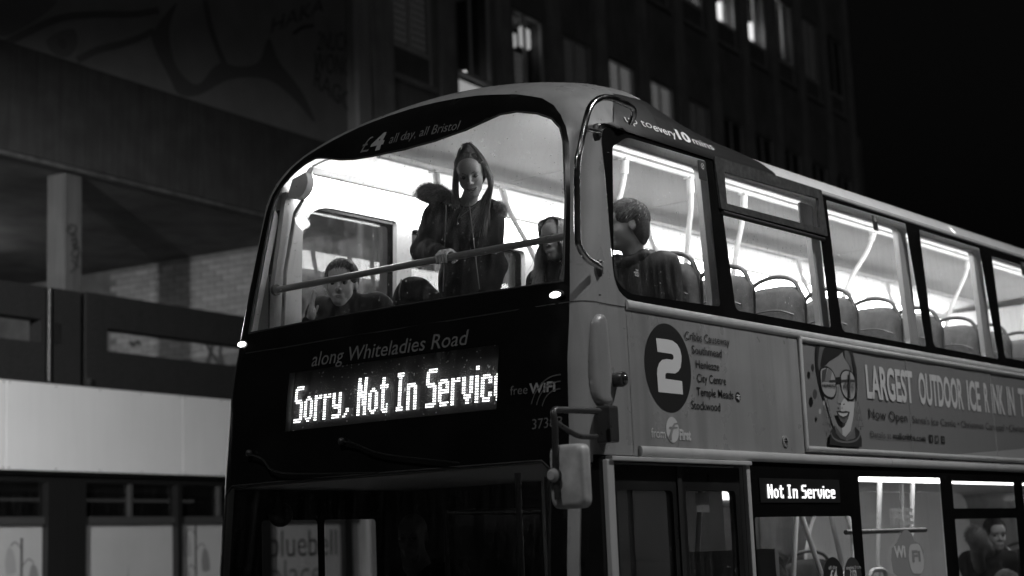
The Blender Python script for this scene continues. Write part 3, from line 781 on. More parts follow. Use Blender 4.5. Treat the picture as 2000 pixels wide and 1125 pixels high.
w0 = q6((1380, 975)); wedge = [(w0[0], az0), (ax1, az0), (ax1, az0 + .28)]
patch([wedge], .4, NSm(ADO - .001)).build('advert_wedge', AD2, sheets[2])
FRM = mat('advert_frame', .3, .3, metal=.6, var=.1, vscale=12)
rail('advert_frame_rail', ax0 - .015, ax1, az1 + .008, .017, PAINT_HI, -1, .008, 1.0)
rail('advert_frame_rail', ax0 - .015, ax1, az0 - .008, .017, PAINT_HI, -1, .008, 1.0)
MB().tube([(ax0 - .008, -1.268, az0 - .01), (ax0 - .008, -1.268, az1 + .01)], .015, 10).build('advert_frame_rail', PAINT_HI, bus, smooth=60)
def adt(s, p0, p1, cap, m, bold=0.0, par=0):
    A = q6(p0); B = q6(p1); zc = (A[1] + B[1]) / 2
    return letters(s, NSm(ADO), A[0], B[0], A[1], B[1], cap, bold=bold).build('lettering', m, sheets[par])
TX = mat('advert_pale_type', .50, .45)
hcap = q6((735, 292))[1] - q6((765, 540))[1]
adt('LARGEST', (765, 542), (1130, 583), hcap, TX, .03)
adt('OUTDOOR', (1175, 588), (1520, 632), hcap, TX, .03, 1)
adt('ICE', (1555, 636), (1655, 648), hcap, TX, .03, 1)
adt('R', (1688, 652), (1722, 656), hcap, TX, .03, 1)
adt('INK', (1745, 658), (1842, 672), hcap, TX, .03, 2)
adt('IN', (1868, 675), (1922, 681), hcap, TX, .03, 2)
adt('THE', (1958, 684), (2078, 699), hcap, TX, .03, 2)
BT = mat('advert_black_type', .02, .5); DT = mat('advert_dark_type', .055, .5)
adt('Now Open', (778, 706), (1080, 742), .062, BT, .0)
adt('Santa\'s Ice Castle •', (1118, 744), (1484, 780), .048, DT, 0, 1)
adt('Christmas Carousel •', (1500, 779), (1862, 808), .048, DT, 0, 1)
adt('Christmas', (1874, 808), (2060, 822), .048, DT, 0, 2)
adt('Details at', (792, 857), (952, 870), .042, DT)
adt('mallcribbs.com', (966, 870), (1222, 890), .042, BT, .012)
for cxp, k in ((1262, 0), (1308, 1), (1355, 2)):
    c = q6((cxp, 868 + (cxp - 1262) * .1)); h = .026
    ic = patch([rpoly([(c[0] - h * 1.25, c[1] - h), (c[0] + h * 1.25, c[1] - h), (c[0] + h * 1.25, c[1] + h), (c[0] - h * 1.25, c[1] + h)], .008)], 0, NSm(ADO)).build('social_icon', (BT, DT, BT)[k], sheets[1])
    if k == 0: letters('f', NSm(ADO + .001), c[0] - .006, c[0] + .014, c[1] - .02, c[1] - .02, .03, bold=.04).build('icon_mark', AD1, ic)
    if k == 1: patch([[(c[0] - .02, c[1] - .01), (c[0] + .0, c[1] - .014), (c[0] + .018, c[1] + .008), (c[0] + .006, c[1] + .014), (c[0] - .002, c[1] + .004), (c[0] - .018, c[1] + .012), (c[0] - .012, c[1])]], 0, NSm(ADO + .001)).build('icon_mark', AD1, ic)
    if k == 2:
        ring = [[(c[0] + r * 1.25 * math.cos(t), c[1] + r * math.sin(t)) for t in np.linspace(0, 2 * math.pi, 20, endpoint=False)] for r in (.014, .010)]
        patch(ring, 0, NSm(ADO + .001)).build('icon_mark', AD1, ic)
# drawn face with round glasses: flat printed shapes
q7 = zz(5.114, 1560, 660)
_lay = [0]
def ink(pts, v, smooth=True, hole=None, closed=True):
    _lay[0] += 1
    P = [q7(p) for p in pts]
    if smooth:
        k = len(P); P3 = P + P[:1]
        Q = []; PP = [P[-1]] + P + P[:2]
        for i in range(1, k + 1):
            for t in np.linspace(0, 1, 5, endpoint=False):
                a, b, c, d = PP[i - 1], PP[i], PP[i + 1], PP[i + 2]; Q.append(.5 * (2 * b + (c - a) * t + (2 * a - 5 * b + 4 * c - d) * t * t + (3 * b - a - 3 * c + d) * t ** 3))
        P = Q
    return patch([[tuple(p) for p in P]], 0, NSm(.0085 + .00045 * _lay[0])).build('printed_shape', mat('ink_%03d' % int(v * 1000), v, .45), sheets[0])
def line(pts, w, v, closed=False):
    _lay[0] += 1; P = [q7(p) for p in pts]; P = P + (P[:1] if closed else [])
    if len(P) > 4: 
        P = bez(P, 4)
    mb = MB(); vs = []
    for i, t in enumerate(P):
        e = P[min(i + 1, len(P) - 1)] - P[max(i - 1, 0)]
        if closed and i in (0, len(P) - 1): e = P[1] - P[-2]
        nr = np.array((-e[1], e[0])) / (np.hypot(*e) + 1e-9) * w
        vs += [NSm(.0085 + .00045 * _lay[0])(*(t + nr)), NSm(.0085 + .00045 * _lay[0])(*(t - nr))]
    return mb.add(vs, [(2 * i, 2 * i + 1, 2 * i + 3, 2 * i + 2) for i in range(len(P) - 1)]).build('printed_line', mat('ink_%03d' % int(v * 1000), v, .45), sheets[0])
ink([(158, 82), (200, 84), (190, 220), (200, 400), (240, 570), (235, 620), (200, 520), (165, 360), (152, 200)], .02)
ink([(200, 84), (262, 92), (215, 200), (205, 290), (190, 330), (180, 220)], .10)
ink([(262, 92), (425, 120), (430, 130), (540, 420), (545, 640), (530, 800), (500, 930), (440, 1003), (380, 960), (320, 860), (280, 720), (230, 560), (205, 400), (205, 290), (220, 180)], .20, False)
ink([(258, 90), (420, 118), (405, 160), (350, 200), (290, 235), (255, 275), (205, 290), (215, 190)], .02)
ink([(425, 120), (480, 125), (505, 180), (520, 330), (470, 250), (440, 180)], .11, False)
ink([(418, 118), (440, 120), (445, 210), (432, 180)], .02, False)
ink([(480, 125), (520, 135), (560, 300), (570, 470), (562, 640), (552, 600), (550, 420), (520, 250)], .03, False)
ink([(382, 520), (400, 640), (400, 730), (418, 740), (415, 900), (420, 985), (440, 1003), (500, 930), (530, 780), (540, 640), (470, 635), (410, 560)], .42, False)
ink([(385, 470), (415, 560), (440, 600), (400, 660), (372, 655), (378, 560)], .23, False)
for pts in (((190, 330), (215, 290), (270, 288), (320, 330), (350, 400), (358, 480), (355, 560), (325, 608), (270, 600), (225, 560), (200, 480)), ((392, 400), (405, 345), (440, 318), (490, 325), (530, 365), (548, 450), (550, 540), (535, 615), (495, 632), (440, 600), (405, 530))):
    ink(pts, .018)
    c = np.mean(np.array(pts), 0); ink([tuple(c + (np.array(p) - c) * .89) for p in pts], .30)
ink([(345, 405), (375, 395), (402, 400), (398, 455), (375, 450), (355, 460)], .018)
ink([(212, 330), (262, 300), (240, 430), (208, 450)], .06, False); ink([(270, 302), (310, 335), (295, 430), (235, 440)], .16, False)
ink([(283, 424), (352, 420), (352, 442), (283, 444)], .04, False); ink([(402, 420), (470, 416), (540, 420), (540, 442), (402, 444)], .05, False)
for k in range(9): 
    x = 212 + k * 15; ink([(x, 460), (x + 8, 462), (x + 9, 490 + (k % 3) * 8), (x + 1, 488)], .05, False)
for k in range(9):
    x = 420 + k * 13; ink([(x, 455 - (k % 3) * 30), (x + 7, 456), (x + 8, 500 + (k % 4) * 18), (x, 500)], .06, False)
ink([(463, 340), (478, 345), (480, 610), (462, 600)], .05, False)
ink([(368, 658), (380, 655), (384, 670), (374, 672)], .02); ink([(405, 665), (418, 658), (420, 668), (408, 674)], .02)
ink([(335, 735), (370, 730), (402, 738), (430, 732), (472, 742), (455, 810), (430, 855), (412, 862), (375, 830), (350, 775)], .05, False)
ink([(352, 748), (400, 757), (452, 752), (440, 778), (405, 790), (370, 775)], .45, False)
ink([(352, 785), (405, 818), (455, 790), (440, 840), (412, 860), (380, 835)], .10, False)
ink([(275, 935), (320, 875), (330, 960), (380, 1010), (440, 1030), (500, 1010), (520, 890), (560, 930), (590, 1010), (590, 1092), (430, 1088), (268, 1068)], .03, False)
ink([(325, 880), (380, 960), (438, 1004), (430, 1028), (370, 1005), (330, 950)], .09, False); ink([(515, 895), (525, 1000), (500, 1015), (440, 1026), (440, 1005), (490, 950)], .12, False)
line([(280, 950), (300, 1000), (360, 1035), (440, 1045), (520, 1030), (560, 990), (570, 950)], .006, .13)
for x0, y0, s in ((240, 615, 1), (545, 640, 1)):
    for k, (t, w) in enumerate(((0, 24), (78, 30), (150, 30))):
        a = (x0 + k * 9, y0 + t); line([a, (a[0] - w * .6, a[1] + 115 - k * 8), (a[0] + w + 6, a[1] + 116 - k * 8), a], .0022, .02)
    line([(x0 + 26, y0 + 255), (x0 + 26, y0 + 285)], .006, .02)
for c, rr, v in (((88, 303), (16, 38), .03), ((110, 567), (22, 50), .06), ((200, 655), (11, 24), .30), ((160, 738), (12, 27), .34)):
    ink([(c[0] + rr[0] * math.cos(t), c[1] + rr[1] * math.sin(t)) for t in np.linspace(0, 2 * math.pi, 12, endpoint=False)], v)
# ------------------------------------------------------------------ opening vent frame, stickers on the glass
def quadslab(px4, y, th, hole4=None, r=.008):
    o_ = rpoly([tuple(NS(*p)) for p in px4], r); polys = [o_]
    if hole4: polys.append(rpoly([tuple(NS(*p)) for p in hole4], r))
    return slab(polys, 0, lambda a, b: (a, -(Wz(b) + y), b), (0, -1, 0), th)
VENT = mat('worn_vent_frame', .055, .45, metal=.2, var=.5, vscale=30, streak=.3)
quadslab([(1391, 305), (1601, 372), (1613, 462), (1405, 408)], .014, .02, [(1411, 336), (1595, 388), (1598, 446), (1416, 398)]).build('vent_frame', VENT, bus)
MB().tube([tuple(np.array((*NS(*p), 0))[[0, 2, 1]] * (1, 0, 1) + (0, -1.235, 0)) for p in ((1409, 415), (1607, 468))], .014, 8).build('vent_frame', RUB, bus, smooth=60)
quadslab([(1566, 393), (1593, 402), (1595, 446), (1570, 437)], -.02, .01, r=.02).build('vent_catch', mat('vent_catch', .03, .5), bus)
STK = mat('dark_sticker', .03, .45)
for px4 in ([(1362, 312), (1377, 316), (1380, 354), (1365, 350)], [(1702, 420), (1711, 423), (1715, 452), (1706, 449)], [(1992, 510), (2000, 512), (2004, 540), (1996, 538)]):
    st = quadslab(px4, .004, .003, r=.008).build('window_sticker', STK, bus)
    c = NS(sum(p[0] for p in px4) / 4 - .5, sum(p[1] for p in px4) / 4 - 8)
    patch([[(c[0] + r * math.cos(t), c[1] + r * math.sin(t)) for t in np.linspace(0, 2 * math.pi, 18, endpoint=False)] for r in (.017, .013)], 0, NSm(.006)).build('sticker_ring', W_MID, st)
    MB().add([NSm(.006)(c[0] + a, c[1] + b) for a, b in ((-.011, -.008), (-.008, -.011), (.011, .008), (.008, .011))], [(0, 1, 2, 3)]).build('sticker_bar', W_MID, st)
# lower deck window stickers
q8 = zz(3.571, 1440, 880)
SEMI = mat('frosted_sticker', .42, .6)
def low(s, p0, p1, cap, m, bold=0.0, off=.004, par=None):
    A = q8(p0); B = q8(p1); return letters(s, NSm(off), A[0], B[0], (A[1] + B[1]) / 2, (A[1] + B[1]) / 2, cap, bold=bold).build('lettering', m, par or bus)
low('FREE', (1087, 515), (1225, 510), .098, SEMI, .03)
c = q8((1150, 740))
wf = patch([[tuple(q8(p)) for p in ((1110, 640), (1130, 590), (1160, 556), (1185, 553), (1215, 585), (1235, 635), (1270, 650), (1298, 700), (1303, 780), (1290, 850), (1250, 900), (1140, 900), (1085, 850), (1070, 760), (1075, 680))]], 0, NSm(.003)).build('wifi_sticker', mat('wifi_sticker', .24, .6), bus)
low('Wi', (1090, 745), (1170, 742), .07, mat('pale_sticker_type', .55, .6), .04, .006, wf)
patch([rpoly([tuple(q8(p)) for p in ((1195, 655), (1265, 648), (1300, 760), (1290, 860), (1215, 858), (1190, 760))], .04)], 0, NSm(.005)).build('sticker_bubble', mat('sticker_bubble', .45, .6), wf)
low('Fi', (1215, 775), (1275, 770), .07, mat('wifi_sticker', .24, .6), .04, .007, wf)
for cxy, r_, v, t in (((668, 880), 70, .015, 'all day'), ((805, 880), 60, .04, 'singles from')):
    cc_ = q8(cxy); rx_ = abs(q8((cxy[0] + r_, cxy[1]))[0] - cc_[0]); rz_ = abs(q8((cxy[0], cxy[1] - 138))[1] - cc_[1])
    d_ = patch([[(cc_[0] + rx_ * math.cos(a), cc_[1] + rz_ * math.sin(a)) for a in np.linspace(0, 2 * math.pi, 36, endpoint=False)]], 0, NSm(.003)).build('fare_sticker', mat('fare_sticker_%d' % cxy[0], v, .45), bus)
    low(t, (cxy[0] - r_ * .5 if t[0] == 'a' else cxy[0] - r_ * .85, 828), (cxy[0] + r_ * .35 if t[0] == 'a' else cxy[0] + r_ * .85, 826), .022, W_MID, 0, .005, d_)
    low('£4' if t[0] == 'a' else '£150', (cxy[0] - r_ * .35, 905), (cxy[0] + r_ * .4, 903), .06, W_MID, .02, .005, d_)
# paper notice behind the second door leaf
nt_ = quadslab([(1377, 961), (1402, 962), (1405, 1000), (1380, 999)], -.06, .002, r=.002).build('paper_notice', mat('paper', .62, .8), bus)
# dirt, chips on the front dome edge
# ------------------------------------------------------------------ upper deck interior
FZ = 2.30
IY = 1.165
MB().box(.02, L - .1, -1.19, 1.19, FZ - .05, FZ).build('upper_floor', FLOORM, bus)
# inside of the nose: lining below the front window, corner trims, header
inner = lambda a, v: S(a, v, -.045)
patch([[(-1.30, 2.25), (1.30, 2.25), (1.30, 3.075), (-1.30, 3.075)]], .09, lambda a, v: S(a, v, -.10)).build('front_lining', TRIM2, bus, smooth=180)
MB().loft([[S(a, 3.082, -.01), S(a, 3.082, -.07), S(a, 3.062, -.07), S(a, 3.062, -.01)] for a in np.linspace(-1.16, 1.1, 24)]).build('window_sill', mat('sill_trim', .05, .5), bus)
for sgn in (-1, 1):
    e0 = 1.135 if sgn > 0 else 1.19
    pol = [(sgn * e0, 3.0), (sgn * AM, 3.0), (sgn * AM, 4.1), (sgn * (e0 - .02), 4.02), (sgn * e0, 3.85)]
    tr = patch([pol], .05, inner).build('corner_trim', TRIM, bus, smooth=180)
    xb = border(3.0, 3.93); pol = [(q[0], q[1]) for q in xb] + [(.47, 3.93), (.46, 3.60), (.46, 3.0)]
    if sgn > 0:
        sl = rpoly([tuple(np.array(on(*p, 1, 1.2))[[0, 2]]) for p in ((537, 425), (543, 430), (531, 520), (525, 520))], .02)
    MB().tube([(.30, sgn * 1.13, 3.05), (.335, sgn * 1.125, 3.5), (.40, sgn * 1.10, 3.86), (.47, sgn * 1.0, 4.06)], .012, 8).build('trim_cord', mat('trim_cord', .12, .6), bus, smooth=60)
# side trims with window openings (both sides), pillars
def inwall(side, wins, name):
    out = [(.27, FZ), (.27, 3.4), (.36, 3.99), (L - .1, 3.99), (L - .1, FZ)]
    big = []
    for w in wins:
        A = np.array(w); lo_ = A.min(0); hi_ = A.max(0); big.append(rpoly([(lo_[0] - .015, lo_[1] - .02), (hi_[0] + .015, lo_[1] - .02), (hi_[0] + .015, hi_[1] + .012), (lo_[0] - .015, hi_[1] + .012)], [.04, .04, .04, .04]))
    if side > 0: big[0] = rpoly([(.50, 3.06), (1.36, 3.06), (1.36, 3.945), (.50, 3.945)], [.05, .03, .03, .26], 8)
    return slab([out] + big, .25, lambda a, b: (a, side * (Wz(b) - .05), b), (0, -side * -1.0, 0), .035).build(name, TRIM2, bus)
W2 = rpoly([(W2b[0][0], 3.09), (max(q[0] for q in W2b), 3.09), (max(q[0] for q in W2b), 3.90), (W2b[0][0], 3.90)], .01)
NSW = [W1, W2, W3, W4] + UPW[5:]
def lim(w):
    A = np.array(w); return [(A[:, 0].min(), A[:, 1].min()), (A[:, 0].max(), A[:, 1].min()), (A[:, 0].max(), A[:, 1].max()), (A[:, 0].min(), A[:, 1].max())]
# nearside: straight bays so that each pale pillar stands beside the black one
bays = [(.36, 1.335)] + [(a + .0, a + 1.17) for a in (1.46, 2.78, 4.12, 5.47, 6.84, 8.21)]
inwall(-1, [[(a, 3.10), (b, 3.10), (b, 3.885), (a, 3.885)] for a, b in bays], 'nearside_trim')
inwall(1, OFW, 'offside_trim')
# ceiling: five panels with joints, coved edges
cuts = [.42, 1.75, 3.15, 4.55, 5.95, 7.35, 9.0, L - .1]
for a, b in zip(cuts[:-1], cuts[1:]):
    prof_ = [(-.92, 4.10), (-.80, 4.165), (-.62, 4.195), (-.3, 4.215), (0, 4.222), (.3, 4.215), (.62, 4.195), (.80, 4.165), (.92, 4.10)]
    prof_ = [(-.975, 4.125), (-.88, 4.142), (-.62, 4.155), (-.3, 4.163), (0, 4.166), (.3, 4.163), (.62, 4.155), (.88, 4.142), (.975, 4.125)]
    rings = [[(x, y, z) for y, z in prof_] + [(x, y, z + .012) for y, z in prof_[::-1]] for x in (a + .006, b - .006)]
    MB().loft(rings).build('ceiling_panel', CEIL, bus, smooth=30)
MB().box(.42, L - .1, -.9, .9, 4.180, 4.186).build('ceiling_joint_backing', RUB, bus)
# header panel between ceiling and front window
patch([[(-1.02, 4.175), (1.02, 4.175), (1.02, 4.42), (-1.02, 4.42)]], .08, lambda a, v: S(a, v, -.02)).build('header_lining', CEIL, bus, smooth=180)
# long lamps on both sides: bulged ribbed diffusers with grey end caps
for sgn in (-1, 1):
    for a, b in ((.43 if sgn > 0 else .50, 3.02), (3.03, 5.52), (5.53, 7.9), (7.91, 9.9)):
        th_ = np.linspace(0, math.pi, 9); p0 = np.array((1.13, 3.975)); p1 = np.array((.985, 4.085)); mid_ = (p0 + p1) / 2; hv = (p1 - p0) / 2; nv = np.array((-hv[1], hv[0])); nv = nv / np.linalg.norm(nv)
        if nv[0] > 0: nv = -nv
        pr = [mid_ - hv * math.cos(t) + nv * .085 * math.sin(t) for t in th_] + [mid_ + np.array((.03, .03))]
        MB().loft([[(x, sgn * q[0], q[1]) for q in pr] for x in (a, b)]).build('ceiling_lamp', LAMP, bus, smooth=50)
    for q0 in (p0, p1): MB().tube([(.44 if sgn > 0 else .5, sgn * q0[0], q0[1]), (9.9, sgn * q0[0], q0[1])], .006, 6).build('lamp_gasket', GREYP, bus)
    pr2 = [mid_ - hv * 1.06 * math.cos(t) + nv * .09 * math.sin(t) for t in th_] + [mid_ + np.array((.035, .035))]
    MB().loft([[(x, sgn * q[0], q[1]) for q in pr2] for x in ((.375, .43) if sgn > 0 else (.44, .50))]).build('lamp_end_cap', mat('lamp_end_cap', .62, .5), bus, smooth=50)
    MB().loft([[(x, sgn * q[0], q[1]) for q in ((.985, 4.088), (.965, 4.128), (1.0, 4.132), (1.05, 4.09))] for x in (.43, 9.9)]).build('cove_trim', CEIL, bus)
    pr3 = [(1.165, 4.0), (1.13, 3.992), (1.145, 3.955), (1.165, 3.955)]
    MB().loft([[(x, sgn * q[0], q[1]) for q in pr3] for x in (.45, L - .1)]).build('lamp_trim', TRIM, bus)
    MB().tube([(x, sgn * .50, 4.128) for x in (.5 if sgn > 0 else 1.35, 2, 4, 6, 8, 9.8)], .021, 10).build('ceiling_rail', TRIM, bus, smooth=60)
    MB().box(.5 if sgn > 0 else 1.35, 9.8, sgn * .545 - .016, sgn * .545 + .016, 4.130, 4.148).build('ceiling_rail_trim', TRIM, bus)
# grab poles: each with a collar; x, y of the ceiling end and of the seat end
poles = [(1.62, -.50, 1.52, -.34), (2.36, -.50, 2.42, -.36), (3.05, -.50, 3.0, -.36), (5.05, -.50, 4.55, -.36), (6.9, -.50, 6.5, -.36), (8.3, -.5, 8.2, -.36),
         (1.02, .50, 1.05, .44), (1.66, .50, 1.95, .34), (3.36, .50, 3.62, .34), (5.68, .50, 5.9, .34), (7.4, .50, 7.6, .34)]
for a, ya, b, yb in poles:
    pth = bez([(a, ya, 4.125), (a + (b - a) * .25, ya + (yb - ya) * .1, 3.95), (a + (b - a) * .75, ya + (yb - ya) * .6, 3.65), (b, yb, 3.30), (b, yb, 2.85)], 5)
    po = MB().tube(pth, .0175, 12).build('grab_pole', POLE, bus, smooth=60)
    d = np.array(pth[3]) - np.array(pth[0])
    MB().tube([pth[0], np.array(pth[0]) + d / np.linalg.norm(d) * .11], .024, 12).build('pole_collar', TRIM, po, smooth=60)
    MB().box(a - .04, a + .04, ya - .03, ya + .03, 4.10, 4.118).build('pole_foot', TRIM, po, bevel=.006)
    bp_ = np.array(pth[-8]); MB().box(bp_[0] - .03, bp_[0] - .012, bp_[1] - .02, bp_[1] + .02, bp_[2] - .035, bp_[2] + .035).build('bell_push', HANDM, po, bevel=.006)
MB().tube([(.25, 1.10, 3.375), (.235, .0, 3.378), (.235, -1.09, 3.375)], .0195, 14).build('front_grab_rail', mat('front_rail', .10, .35, rvar=.1), bus, smooth=60)
for y in (1.105, -1.095): MB().tube([(.245, y, 3.375), (.245, y + math.copysign(.02, y), 3.375)], .034, 14).build('rail_flange', DKMET, bus, smooth=40)
# ceiling sensors
for p in ((767, 352, 4.15), (1826, 478, 4.15)):
    c = on(p[0], p[1], 2, p[2]); MB().ball((c[0], c[1], p[2]), (.035, .035, .018), 12, 8).build('ceiling_sensor', POLE, bus, smooth=180)
# seats
def rrect(w, h, r, top): return rpoly([(-w, 0), (w, 0), (w * .93, h), (-w * .93, h)], [.03, .03, top, top], 6)
def make_seat():
    o_ = rrect(.215, .60, .03, .14); rings = []
    for x, k, lean in ((.045, .90, 0), (.035, .98, 0), (0, 1.0, 0), (-.03, .97, 0), (-.055, .86, 0), (-.06, .55, 0)):
        rings.append([(x + b * .12, a * k, .30 + (b - .30) * k + .30) for a, b in o_])
    st = MB().loft(rings).build('seat', SEATM, bus, smooth=60)
    o2 = rpoly([(-.40, -.21), (.0, -.205), (.0, .205), (-.40, .21)], .06, 4)
    MB().loft([[(a * k + (1 - k) * -.2, b * k, z) for a, b in o2] for z, k in ((.28, .93), (.30, 1.0), (.37, 1.0), (.395, .93), (.40, .6))]).build('cushion', SEATM, st, smooth=60)
    hp = bez([(.07, -.195, .74), (.085, -.185, .83), (.10, -.13, .93), (.105, 0, .965), (.10, .13, .93), (.085, .185, .83), (.07, .195, .74)], 6)
    MB().tube(hp, .0135, 10).build('grab_handle', HANDM, st, smooth=60)
    sh = [(.062, -.17, .70), (.07, 0, .735), (.062, .17, .70)]
    rings = [[(.075 + b * .12, a * .9, .30 + (b - .30) * .94 + .30) for a, b in o_], [(.05 + b * .12, a * 1.02, .30 + (b - .30) * 1.01 + .30) for a, b in o_]]
    MB().loft(rings).build('seat_shell', mat('seat_shell', .10, .45), st, smooth=60)
    MB().tube(bez([(-.02, -.185, .70), (-.018, -.10, .735), (-.018, 0, .745), (-.018, .10, .735), (-.02, .185, .70)], 4), .006, 6).build('seat_piping', HANDM, st, smooth=60)
    MB().box(-.28, -.08, -.03, .03, .0, .29).build('seat_pedestal', DKMET, st)
    return st
proto = make_seat()
kids = list(proto.children)
rows = [1.30] + [1.86 + .685 * k for k in range(11)]
first = True
for x in rows:
    for y in (-.93, -.50, .50, .93):
        if first: s_ = proto; first = False
        else:
            s_ = proto.copy(); COL.objects.link(s_)
            for ch in kids:
                c = ch.copy(); COL.objects.link(c); c.parent = s_; c.matrix_parent_inverse = Matrix.Identity(4); c.matrix_basis = Matrix.Identity(4)
        s_.parent = bus; s_.matrix_parent_inverse = WINV(bus); s_.location = (x - .04, y, FZ + .145); s_.scale = (1.05, 1.06, 1.02); s_.rotation_euler = (random.uniform(-.015, .015), random.uniform(-.03, .03), random.uniform(-.02, .02))
for ch in kids: ch.matrix_parent_inverse = Matrix.Identity(4)
# stair screen at the rear offside, rear bulkhead
patch([rpoly([(6.4, FZ), (6.4, 3.35), (7.0, 3.62), (8.6, 3.75), (8.6, FZ)], .1)], 0, lambda a, b: (a, .34, b)).build('stair_screen', TRIM, bus)
MB().tube(bez([(5.9, .36, 3.3), (6.6, .36, 3.55), (7.4, .36, 3.78), (8.4, .36, 3.86)], 5), .025, 10).build('stair_rail', TRIM, bus, smooth=60)
MB().box(9.85, 9.9, -1.15, 1.15, FZ, 4.09).build('rear_lining', TRIM, bus)

# ------------------------------------------------------------------ lower deck interior
MB().box(-.1, L - .1, -1.2, 1.2, 2.205, 2.225).build('lower_ceiling', mat('lower_ceiling', .5, .5), bus)
MB().box(-.19, -.06, -1.0, 1.0, 1.0, 1.18).build('dashboard', mat('dash', .03, .5), bus, bevel=.03)
LL = emis('lower_lamp_diffuser', 5.5)
for sgn in (-1, 1):
    pr = [(1.10, 2.15), (1.02, 2.16), (.90, 2.19), (.90, 2.2), (1.12, 2.2)]
    MB().loft([[(x, sgn * q[0], q[1]) for q in pr] for x in ((2.75, 9.4) if sgn < 0 else (4.4, 9.4))]).build('lower_lamp', LL, bus, smooth=40)
MB().box(1.36, 1.40, .05, 1.2, .34, 2.2).build('cab_bulkhead', mat('bulkhead', .05, .5), bus)
MB().box(.30, 1.36, .0, .03, .34, 1.45).build('cab_door', mat('cab_panel', .05, .5), bus)
MB().box(1.9, 1.94, -1.19, -.55, .34, 1.75).build('luggage_screen', GREYP, bus)
MB().box(1.42, 3.75, .22, .26, .34, 2.2).build('stair_bulkhead', mat('stair_bulkhead', .06, .5, var=.1), bus)
slab([rpoly([(5.7, .34), (5.55, 1.6), (5.8, 2.05), (6.3, 2.19), (9.0, 2.19), (9.0, .34)], .25)], 0, lambda a, b: (a, .55, b), (0, -1, 0), .03).build('stair_side', TRIM, bus)
for x, y, x2 in ((2.2, -.55, 2.1), (2.95, -.75, 3.55), (3.45, -.55, 3.32), (3.62, -.75, 4.15), (4.35, -.5, 4.35), (5.3, -.45, 5.3), (3.02, -.95, 3.42), (3.86, -.95, 3.78), (4.5, -.9, 4.42), (5.0, -.95, 5.02)):
    MB().tube([(x, y, 2.19), (x2, y + .05, 1.3), (x2, y + .05, .36)], .0175, 10).build('grab_pole', POLE, bus, smooth=60)
MB().tube([(2.95, -1.12, 1.83), (4.15, -1.12, 1.83)], .016, 8).build('window_rail', DKMET, bus, smooth=60)
for x in (3.2, 3.6): MB().tube(bend([(x, -.95, 1.2), (x, -.95, 1.58), (x + .25, -.95, 1.58), (x + .25, -.95, 1.2)], .08), .016, 8).build('grab_loop', POLE, bus, smooth=60)
for x in (6.75, 7.5, 8.3):
    for y in (-.93, -.50, .93):
        s_ = proto.copy(); COL.objects.link(s_); s_.parent = bus; s_.matrix_parent_inverse = WINV(bus); s_.location = (x, y, .72)
        for ch in kids:
            c = ch.copy(); COL.objects.link(c); c.parent = s_; c.matrix_parent_inverse = Matrix.Identity(4); c.matrix_basis = Matrix.Identity(4)
for x in (4.7, 5.45):
    for y in (.50, .93):
        s_ = proto.copy(); COL.objects.link(s_); s_.parent = bus; s_.matrix_parent_inverse = WINV(bus); s_.location = (x, y, .72)
        for ch in kids:
            c = ch.copy(); COL.objects.link(c); c.parent = s_; c.matrix_parent_inverse = Matrix.Identity(4); c.matrix_basis = Matrix.Identity(4)
# cab: seat, steering wheel, inside mirror
MB().loft([[(x, .62 + a, 1.15 + b) for a, b in rrect(.24, .62, .03, .12)] for x in (1.02, 1.10)]).build('driver_seat', mat('driver_seat', .03, .8), bus, bevel=.02)
MB().tube([(.22 + .10 * math.sin(t) , .62 + .22 * math.cos(t), 1.30 + .19 * math.sin(t)) for t in np.linspace(0, 2 * math.pi, 33)], .015, 8, caps=False).build('steering_wheel', RUB, bus, smooth=60)
MB().ball(on(548, 1005, 0, .0), (.05, .085, .07), 14, 10).build('cab_mirror', mat('cab_mirror', .015, .3), bus, smooth=180)
MB().tube([on(545, 985, 0, .0), on(540, 960, 0, .0)], .01).build('cab_mirror_stay', RUB, bus, smooth=60)
for x, y in ((.95, -.30), (.42, -.50), (1.30, -.62)): MB().tube([(x, y, 2.2), (x, y, .36)], .018, 10).build('cab_pole', mat('cab_pole', .2, .4), bus, smooth=60)
MB().box(.32, .52, -.02, .16, 1.28, 1.62).build('ticket_machine', mat('ticket_machine', .10, .5), bus, bevel=.02)
MB().box(.36, 1.2, -.06, -.03, 1.45, 2.0).build('cab_screen', glass('cab_screen', .7, .05), bus)
MB().tube([(.36, -.045, 1.45), (.36, -.045, 2.02), (1.2, -.045, 2.02)], .015, 8).build('screen_frame', DKMET, bus, smooth=60)
